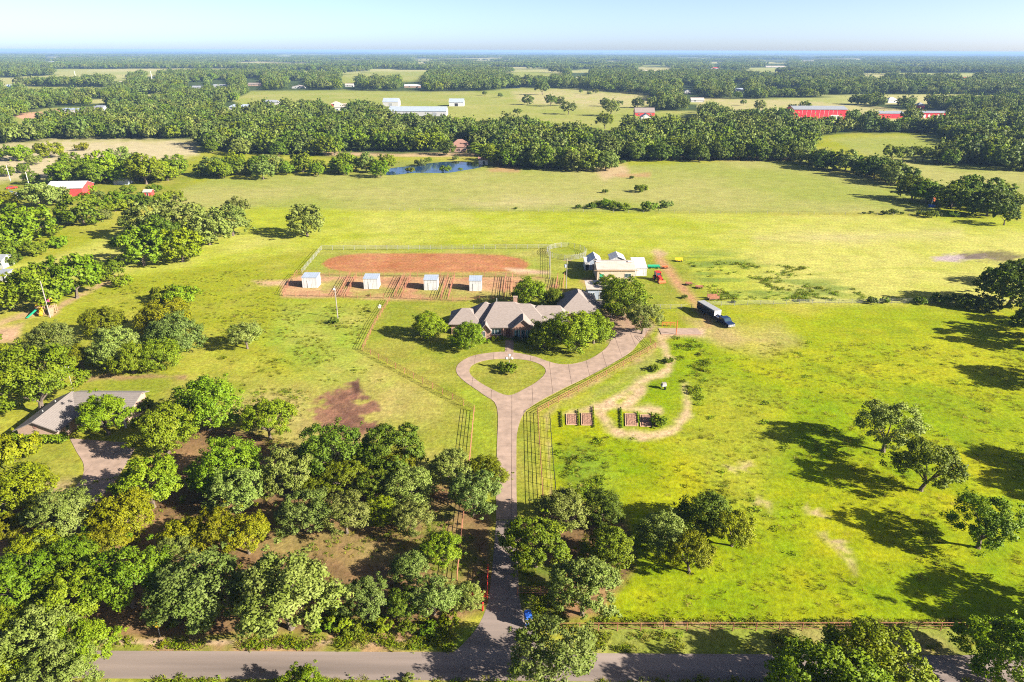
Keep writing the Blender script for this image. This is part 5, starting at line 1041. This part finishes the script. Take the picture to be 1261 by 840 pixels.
building('red_barn', 'smaller red barn with a low grey roof in the far pasture', 'barn', 1097, 146, 31, 14, 4.6, 6.5, 'red_metal', 'grey_metal', 'gable', ov=.4, doors=[(-.15, .05, 4, 3.2, 'red')])
o = building('red_barn', 'red barn with a row of white arched openings', 'barn', 1150, 145.5, 31, 12, 4.8, 6.2, 'red_metal', 'grey_metal', 'gable', ov=.4)
for i in range(5):
    x = -9.6 + i * 4.4; MB().prism([(x - 1.1, .1), (x + 1.1, .1), (x + 1.1, 2.6), (x + .6, 3.4), (x - .6, 3.4), (x - 1.1, 2.6)], -.12, -.04).build('arched_opening', MT['white'], o)
building('red_cottage', 'little red cottage at the foot of the right woods', 'cottage', 1134, 135, 8, 9, 4.5, 7.5, 'red_metal', 'grey_metal', 'hip', doors=[(0, .05, 1.6, 2.4, 'dark')])
building('pale_house', 'pale roofed house half hidden in the woods above the red barns', 'house', 1099, 127, 11, 10, 4, 7, 'white', 'white_metal', 'hip', windows=[(.2, 1.2, 1.6, 1.4)])
building('red_farmhouse', 'red farmhouse with a long grey roof at the edge of the green field', 'house', 794, 143, 24, 10, 3.5, 7.5, 'red_faded', 'roof_grey', 'gable', windows=[(-.3, 1, 1.6, 1.4), (.3, 1, 1.6, 1.4)])
building('white_garage', 'white gabled garage in front of the red farmhouse', 'garage', 796, 149, 13, 9, 3.2, 6.2, 'white', 'white_metal', 'gabley', doors=[(0, .05, 3.4, 2.6, 'white')])
for l_, u, v, W, wm_, rm_, st in [('pale blue metal roof, larger of the pair in the woods clearing', 303, 135, 19, 'far_white', 'blue_metal', 'hip'), ('pale blue metal roof, smaller of the clearing pair', 287, 135, 10, 'far_white', 'blue_metal', 'hip'), ('low grey roofed house behind the blue roofs', 333, 129, 20, 'far_white', 'grey_metal', 'hip'),
                             ('tall white house at the field edge', 367, 109, 15, 'far_white', 'tan_roof', 'gabley'), ('brown sided house in the tree gap', 313, 106, 15, 'brick_pale', 'roof_grey', 'gable'), ('grey long house in the distant trees', 271, 108, 17, 'far_white', 'grey_metal', 'gable'), ('white roofed house left in the distant trees', 243, 110, 13, 'far_white', 'grey_metal', 'gable'), ('white house under the radio mast', 189, 101, 7, 'far_white', 'grey_metal', 'hip'),
                             ('pinkish house at the far wood corner', 413, 131, 10, 'red_faded', 'tan_roof', 'hip'), ('blue roofed barn above the right pasture', 847, 115, 8, 'far_white', 'blue_metal', 'gabley'), ('white house by the right pasture trees', 859, 126, 16, 'far_white', 'tan_roof', 'gable'), ('flat blue roof among the right woods', 910, 113, 10, 'far_white', 'blue_metal', 'gable'), ('red roofed house far in the right woods', 881, 85, 11, 'white', 'red_faded', 'hip'), ('red roofed house far over the red barns', 1191, 98, 11, 'white', 'red_faded', 'hip'),
                             ('white commercial shed in the far woods', 430, 107, 10, 'far_white', 'tan_roof', 'gable'), ('long brown house near the far pond', 508, 108, 20, 'brick_pale', 'white_metal', 'gable'), ('white house beyond the green hay meadow', 715, 98, 14, 'far_white', 'tan_roof', 'hip'), ('pale building at the hazy field', 805, 89, 28, 'brick_pale', 'tan_roof', 'gable'), ('pale building far beyond the red roof', 955, 83, 24, 'far_white', 'tan_roof', 'gable'), ('long pale roof on the wood horizon', 995, 76, 14, 'far_white', 'tan_roof', 'gable'), ('white shed on the left horizon', 62, 77, 7, 'far_white', 'grey_metal', 'gable'), ('pale shed beside the dry lot', 150, 104, 10, 'far_white', 'tan_roof', 'gable'), ('white shed in the hazy centre', 520, 80, 8, 'far_white', 'tan_roof', 'gable'), ('pale roof at the hazy left field', 350, 70, 12, 'far_white', 'grey_metal', 'gable')]:
    building('far_house', l_, 'house', u, v, W, 9, 2.8, 5.2, wm_, rm_, st, windows=[(-.2, 1.0, 2, 1.6)], group='houses among the distant woods')
building('lot_sheds', 'long low white shed roof along the bare lot in the woods', 'shed', 88, 139, 26, 8, 3, 4, 'far_white', 'blue_metal', 'shed').name = 'lot_shed'
building('lot_shed', 'short white shed roof at the end of the bare lot', 'shed', 122, 136, 12, 8, 3.5, 4.5, 'far_white', 'grey_metal', 'shed'); building('blue_shed', 'small blue shed at the far bare field', 'shed', 12, 109, 8, 8, 4, 6, 'blue', 'blue_metal', 'gable')
for u, v, l_ in ((93.5, 97, 'white radio mast over the left woods'), (187, 97, 'second white radio mast by the white house')):
    o = thing('radio_mast', l_, 'mast', (*G(u, v), 0), 0, 'radio masts over the woods'); MB().tube((0, 0, 0), (0, 0, 16), .9, .35, 6).build('shaft', MT['white'], o); MB().tube((0, 0, 16), (0, 0, 19), .15, .1, 5).build('antenna', MT['galv'], o)
pj = thing('stock_feeder', 'blue tub with a white post and orange box at the thicket edge', 'feeder', (*G(1147, 255), 0))
MB().lathe([(1.0, 0), (1.25, .9), (1.1, .9), (.9, .15)], 12).build('tub', MT['blue'], pj); MB().tube((-.1, 0, .2), (-.1, 0, 3.9), .14).build('post', MT['white'], pj); MB().box(-.1, .75, -.3, .3, 2.4, 3.9).build('box', MT['orange'], pj)
def scatter(name, pts, size, protos, mats, kind='stuff', label=None, zs=None, seed=3):
    """one object: a cloud of points that carries copies of a few small meshes"""
    r = np.random.default_rng(seed); n = len(pts)
    me = bpy.data.meshes.new(name); me.vertices.add(n)
    me.vertices.foreach_set('co', np.concatenate([pts[:, :2], np.zeros((n, 1)) if zs is None else zs[:, None]], 1).astype(np.float32).ravel())
    for nm, tp, vals in (('size', 'FLOAT', size), ('turn', 'FLOAT', r.random(n) * 6.283), ('pick', 'INT', r.integers(0, len(protos), n))):
        a = me.attributes.new(nm, tp, 'POINT'); a.data.foreach_set('value', np.asarray(vals, np.float32 if tp == 'FLOAT' else np.int32))
    o = bpy.data.objects.new(name, me); col.objects.link(o); o['kind'] = kind
    if label: o['label'] = label
    ng = bpy.data.node_groups.new(name + '_nodes', 'GeometryNodeTree')
    ng.interface.new_socket('Geometry', in_out='INPUT', socket_type='NodeSocketGeometry'); ng.interface.new_socket('Geometry', in_out='OUTPUT', socket_type='NodeSocketGeometry')
    N = ng.nodes; gi = N.new('NodeGroupInput'); go = N.new('NodeGroupOutput'); ip = N.new('GeometryNodeInstanceOnPoints')
    m2p = N.new('GeometryNodeMeshToPoints'); ng.links.new(gi.outputs[0], m2p.inputs[0]); ng.links.new(m2p.outputs[0], ip.inputs['Points'])
    jn = N.new('GeometryNodeGeometryToInstance')
    for k in reversed(range(len(protos))):
        po = bpy.data.objects.new(name + '_sample', protos[k])
        oi = N.new('GeometryNodeObjectInfo'); oi.inputs['Object'].default_value = po; oi.inputs['As Instance'].default_value = True
        ng.links.new(oi.outputs['Geometry'], jn.inputs[0])
    ng.links.new(jn.outputs[0], ip.inputs['Instance']); ip.inputs['Pick Instance'].default_value = True
    def attr(nm, tp):
        a = N.new('GeometryNodeInputNamedAttribute'); a.data_type = tp; a.inputs['Name'].default_value = nm; return a.outputs['Attribute']
    ng.links.new(attr('pick', 'INT'), ip.inputs['Instance Index'])
    cx = N.new('ShaderNodeCombineXYZ'); ng.links.new(attr('turn', 'FLOAT'), cx.inputs[2]); ng.links.new(cx.outputs[0], ip.inputs['Rotation'])
    ng.links.new(attr('size', 'FLOAT'), ip.inputs['Scale'])
    ng.links.new(ip.outputs[0], go.inputs[0])
    md = o.modifiers.new('scatter', 'NODES'); md.node_group = ng
    return o
def with_mat(me, m):
    c = me.copy(); c.materials[0] = m; return c
FARC = [with_mat(crown_mesh('forest_crown', 70 + i, ['oak', 'round', 'oak', 'oak', 'round'][i], 1000, .95, 7), LEAF[k]) for i, k in enumerate('WGPWD')]
def patch_mesh(seed, k):
    r = np.random.default_rng(seed); n = 26
    c = np.stack([r.normal(size=n) * 11, r.normal(size=n) * 11, 5 + 1.6 * r.random(n)], 1)
    V, Q, T, LN = leaf_cloud(c, np.full(n, 4.6), np.full(n, 40), 2.6, r, r.random(n) * .6, flat=.7)
    V[:, 2] = np.maximum(V[:, 2], .2); me = bpy.data.meshes.new('forest_patch'); fast_mesh(me, V, Q)
    at = me.attributes.new('tint', 'FLOAT', 'POINT'); at.data.foreach_set('value', T.astype(np.float32)); av = me.attributes.new('lean', 'FLOAT_VECTOR', 'POINT'); LN = LN + np.array([0, 0, .6]); LN /= np.linalg.norm(LN, axis=1)[:, None]; av.data.foreach_set('vector', LN.astype(np.float32).ravel()); me.materials.append(LEAF[k]); return me
PATCH = [patch_mesh(90 + i, k) for i, k in enumerate('WWPDW')]
p = far_points(300, 1150, 7.4, 21, lambda y: .26)
# the largest trees of the mass are separate objects up to the limit of single trees
q = np.argsort(p[:, 1]); p = p[q]
n_single = max(0, min(292 - sum(1 for o in bpy.data.objects if o.name.startswith('oak_tree')), len(p)))
u_, v_ = proj(p[:, 0], p[:, 1]); inview = np.where((u_ > 0) & (u_ < 1261))[0][:n_single]
for i in inview:
    place_tree(0, 0, 0, rs.choice(list('GDPD')), 'oak on the near edge of the wide woods beyond the fields', None, xy=(p[i, 0], p[i, 1], rs.uniform(9, 13)), group='oaks on the near edge of the woods')
p = np.delete(p, inview, 0)
scatter('woodland', p, rs.uniform(.5, 1.5, len(p)), FARC, None, label='wide mass of oak woods beyond the fields')
p = far_points(1150, 2600, 13, 22, lambda y: .30)
scatter('distant_woodland', p, rs.uniform(1.1, 1.8, len(p)), FARC, None, label='hazy woods in the distance')
p = far_points(2600, 9000, 38, 23, lambda y: .34 + (y - 2600) / 6400 * .08)
scatter('horizon_woodland', p, rs.uniform(.9, 1.4, len(p)), PATCH, None, label='blue hazy woods towards the horizon')

# ------------------------------------------------------------------ grasses
def tuft_mesh(seed, n, hgt, spread, m):
    r = np.random.default_rng(seed); V = []; Fq = []; tt = []
    for i in range(n):
        a = r.random() * 6.28; d = r.random() ** .5 * spread; bx, by = d * math.cos(a), d * math.sin(a); h_ = hgt * r.uniform(.5, 1.1)
        b_ = r.random() * 6.28; ww = r.uniform(.02, .05); lx, ly = np.array([math.cos(a), math.sin(a)]) * h_ * r.uniform(.3, 1.0)
        V += [(bx - ww * math.cos(b_), by - ww * math.sin(b_), 0), (bx + ww * math.cos(b_), by + ww * math.sin(b_), 0), (bx + lx + ww * .5 * math.cos(b_), by + ly + ww * .5 * math.sin(b_), h_), (bx + lx - ww * .5 * math.cos(b_), by + ly - ww * .5 * math.sin(b_), h_)]
        Fq.append(tuple(range(4 * i, 4 * i + 4))); tt += [r.random()] * 4
    me = bpy.data.meshes.new('tuft'); me.from_pydata(V, [], Fq); me.update()
    at = me.attributes.new('tint', 'FLOAT', 'POINT'); at.data.foreach_set('value', np.array(tt, np.float32)); me.materials.append(m); return me
GR1 = leaf_mat('grass_green', (0.158, 0.194, 0.007), (0.216, 0.223, 0.014), .3, .8, .75); GR2 = leaf_mat('grass_straw', (0.223, 0.216, 0.022), (0.288, 0.252, 0.065), .3, .8, .75); GR3 = leaf_mat('weed_green', (0.105, 0.150, 0.006), (0.150, 0.185, 0.012), .3, .7, .6)
TUFT = [tuft_mesh(1, 26, .34, .5, GR1), tuft_mesh(2, 26, .30, .55, GR1), tuft_mesh(3, 24, .38, .45, GR2), tuft_mesh(4, 28, .32, .5, GR1)]
def weed_mesh(seed, k, nl, h_):
    r = np.random.default_rng(seed); n = 7; c = np.stack([r.normal(size=n) * .32, r.normal(size=n) * .32, h_ * (.3 + .5 * r.random(n))], 1)
    V, Q, T, LN = leaf_cloud(c, np.full(n, .26), np.full(n, nl), .17, r, r.random(n) * .7); V[:, 2] = np.maximum(V[:, 2], .01)
    me = bpy.data.meshes.new('weed'); fast_mesh(me, V, Q); at = me.attributes.new('tint', 'FLOAT', 'POINT'); at.data.foreach_set('value', T.astype(np.float32))
    LN = LN * .5 + np.array([0, 0, .8]); LN /= np.linalg.norm(LN, axis=1)[:, None]; av = me.attributes.new('lean', 'FLOAT_VECTOR', 'POINT'); av.data.foreach_set('vector', LN.astype(np.float32).ravel()); me.materials.append(LEAF[k]); return me
WEED = [weed_mesh(5, 'B', 11, .35), weed_mesh(6, 'B', 10, .3), weed_mesh(7, 'Y', 10, .4)]
def meadow_points(poly, n, seed, dens=None, thr=.5, avoid=()):
    r = np.random.default_rng(seed); P = np.array([G(*q) for q in poly]); lo, hi = P.min(0), P.max(0); pts = lo + r.random((n, 2)) * (hi - lo)
    u, v = proj(pts[:, 0], pts[:, 1]); ok = inpoly(u, v, poly)
    for A in avoid: ok &= ~inpoly(u, v, A)
    if dens is not None: ok &= fbm(pts[:, 0] / dens, pts[:, 1] / dens, seed, 3) + (r.random(n) - .5) * .5 > thr + .12
    return pts[ok]
GARD = [(686, 500), (740, 486), (800, 440), (838, 440), (852, 478), (850, 520), (800, 545), (740, 535), (686, 528)]
PATHP = [(690, 497), (790, 440), (806, 410), (835, 420), (832, 460), (780, 480), (740, 500)]
p = meadow_points([(686, 530), (760, 540), (860, 520), (850, 440), (880, 425), (1000, 420), (1290, 430), (1340, 768), (740, 764), (700, 640)], 7000, 31, 5.0, .46)
scatter('meadow_grass', p, np.random.default_rng(1).uniform(.4, .9, len(p)), TUFT, None, label='rough yellow-green meadow grass')
p = np.concatenate([meadow_points([(686, 530), (760, 540), (880, 500), (900, 430), (1000, 420), (1290, 430), (1340, 768), (740, 764), (700, 640)], 900, 32, 7.0, .58), meadow_points([(686, 530), (740, 540), (760, 610), (700, 620)], 300, 33, 3, .5), meadow_points([(835, 318), (1000, 330), (1080, 371), (880, 371)], 2500, 34, 6, .55),
                    meadow_points([(830, 415), (880, 425), (860, 500), (840, 470)], 1500, 35, 3, .5)])
scatter('meadow_weeds', p, np.random.default_rng(2).uniform(.6, 1.4, len(p)), WEED, None, label='darker weeds growing through the meadow')
p = np.concatenate([meadow_points([(130, 790), (400, 786), (560, 778), (556, 800), (400, 799), (130, 797)], 1800, 36, 2.5, .52), meadow_points([(390, 765), (560, 765), (560, 795), (390, 795)], 500, 37, 2, .5), meadow_points([(100, 836), (900, 839), (1300, 842), (1300, 870), (100, 870)], 3000, 38, 3, .45),
                    meadow_points([(735, 764), (1260, 766), (1260, 771), (735, 769)], 220, 39), meadow_points([(720, 780), (1200, 781), (1200, 803), (720, 803)], 1500, 40, 3, .55), meadow_points([(640, 700), (720, 690), (720, 780), (650, 770)], 500, 41, 2, .5)])
scatter('verge_weeds', p, np.random.default_rng(3).uniform(.5, 1.1, len(p)), WEED + TUFT, None, label='weeds and grass along the road verge')
p = meadow_points([(240, 470), (380, 480), (380, 540), (600, 610), (600, 740), (560, 765), (140, 775), (60, 600), (150, 585), (220, 530)], 9000, 42, 4, .56)
scatter('wood_floor_scrub', p, np.random.default_rng(4).uniform(.4, .9, len(p)), [TUFT[2], WEED[1], TUFT[2]], None, label='dry scrub on the woodland floor')
p = np.concatenate([meadow_points([(300, 375), (460, 375), (440, 432), (480, 470), (300, 470), (240, 420)], 4000, 43, 5, .55), meadow_points([(100, 345), (340, 330), (340, 372), (250, 400), (130, 390)], 2500, 44, 6, .55)])
scatter('pasture_tufts', p, np.random.default_rng(6).uniform(.4, .9, len(p)), TUFT + [WEED[2]], None, label='scattered tufts in the grazed pasture')
# ------------------------------------------------------------------ haze
hm = bpy.data.materials.new('haze_air'); hm.use_nodes = True; t = hm.node_tree
t.nodes.remove(t.nodes['Principled BSDF']); pv = t.nodes.new('ShaderNodeVolumePrincipled')
pv.inputs['Color'].default_value = (.25, .40, .68, 1); pv.inputs['Density'].default_value = 0.000085; pv.inputs['Anisotropy'].default_value = 0.0
t.links.new(pv.outputs[0], t.nodes['Material Output'].inputs['Volume'])
hz = MB().box(-262000, 262000, -500, 41000, -1.0, 63.5).build('haze', hm); hz['kind'] = 'stuff'; hz['label'] = 'thin blue air over the land'
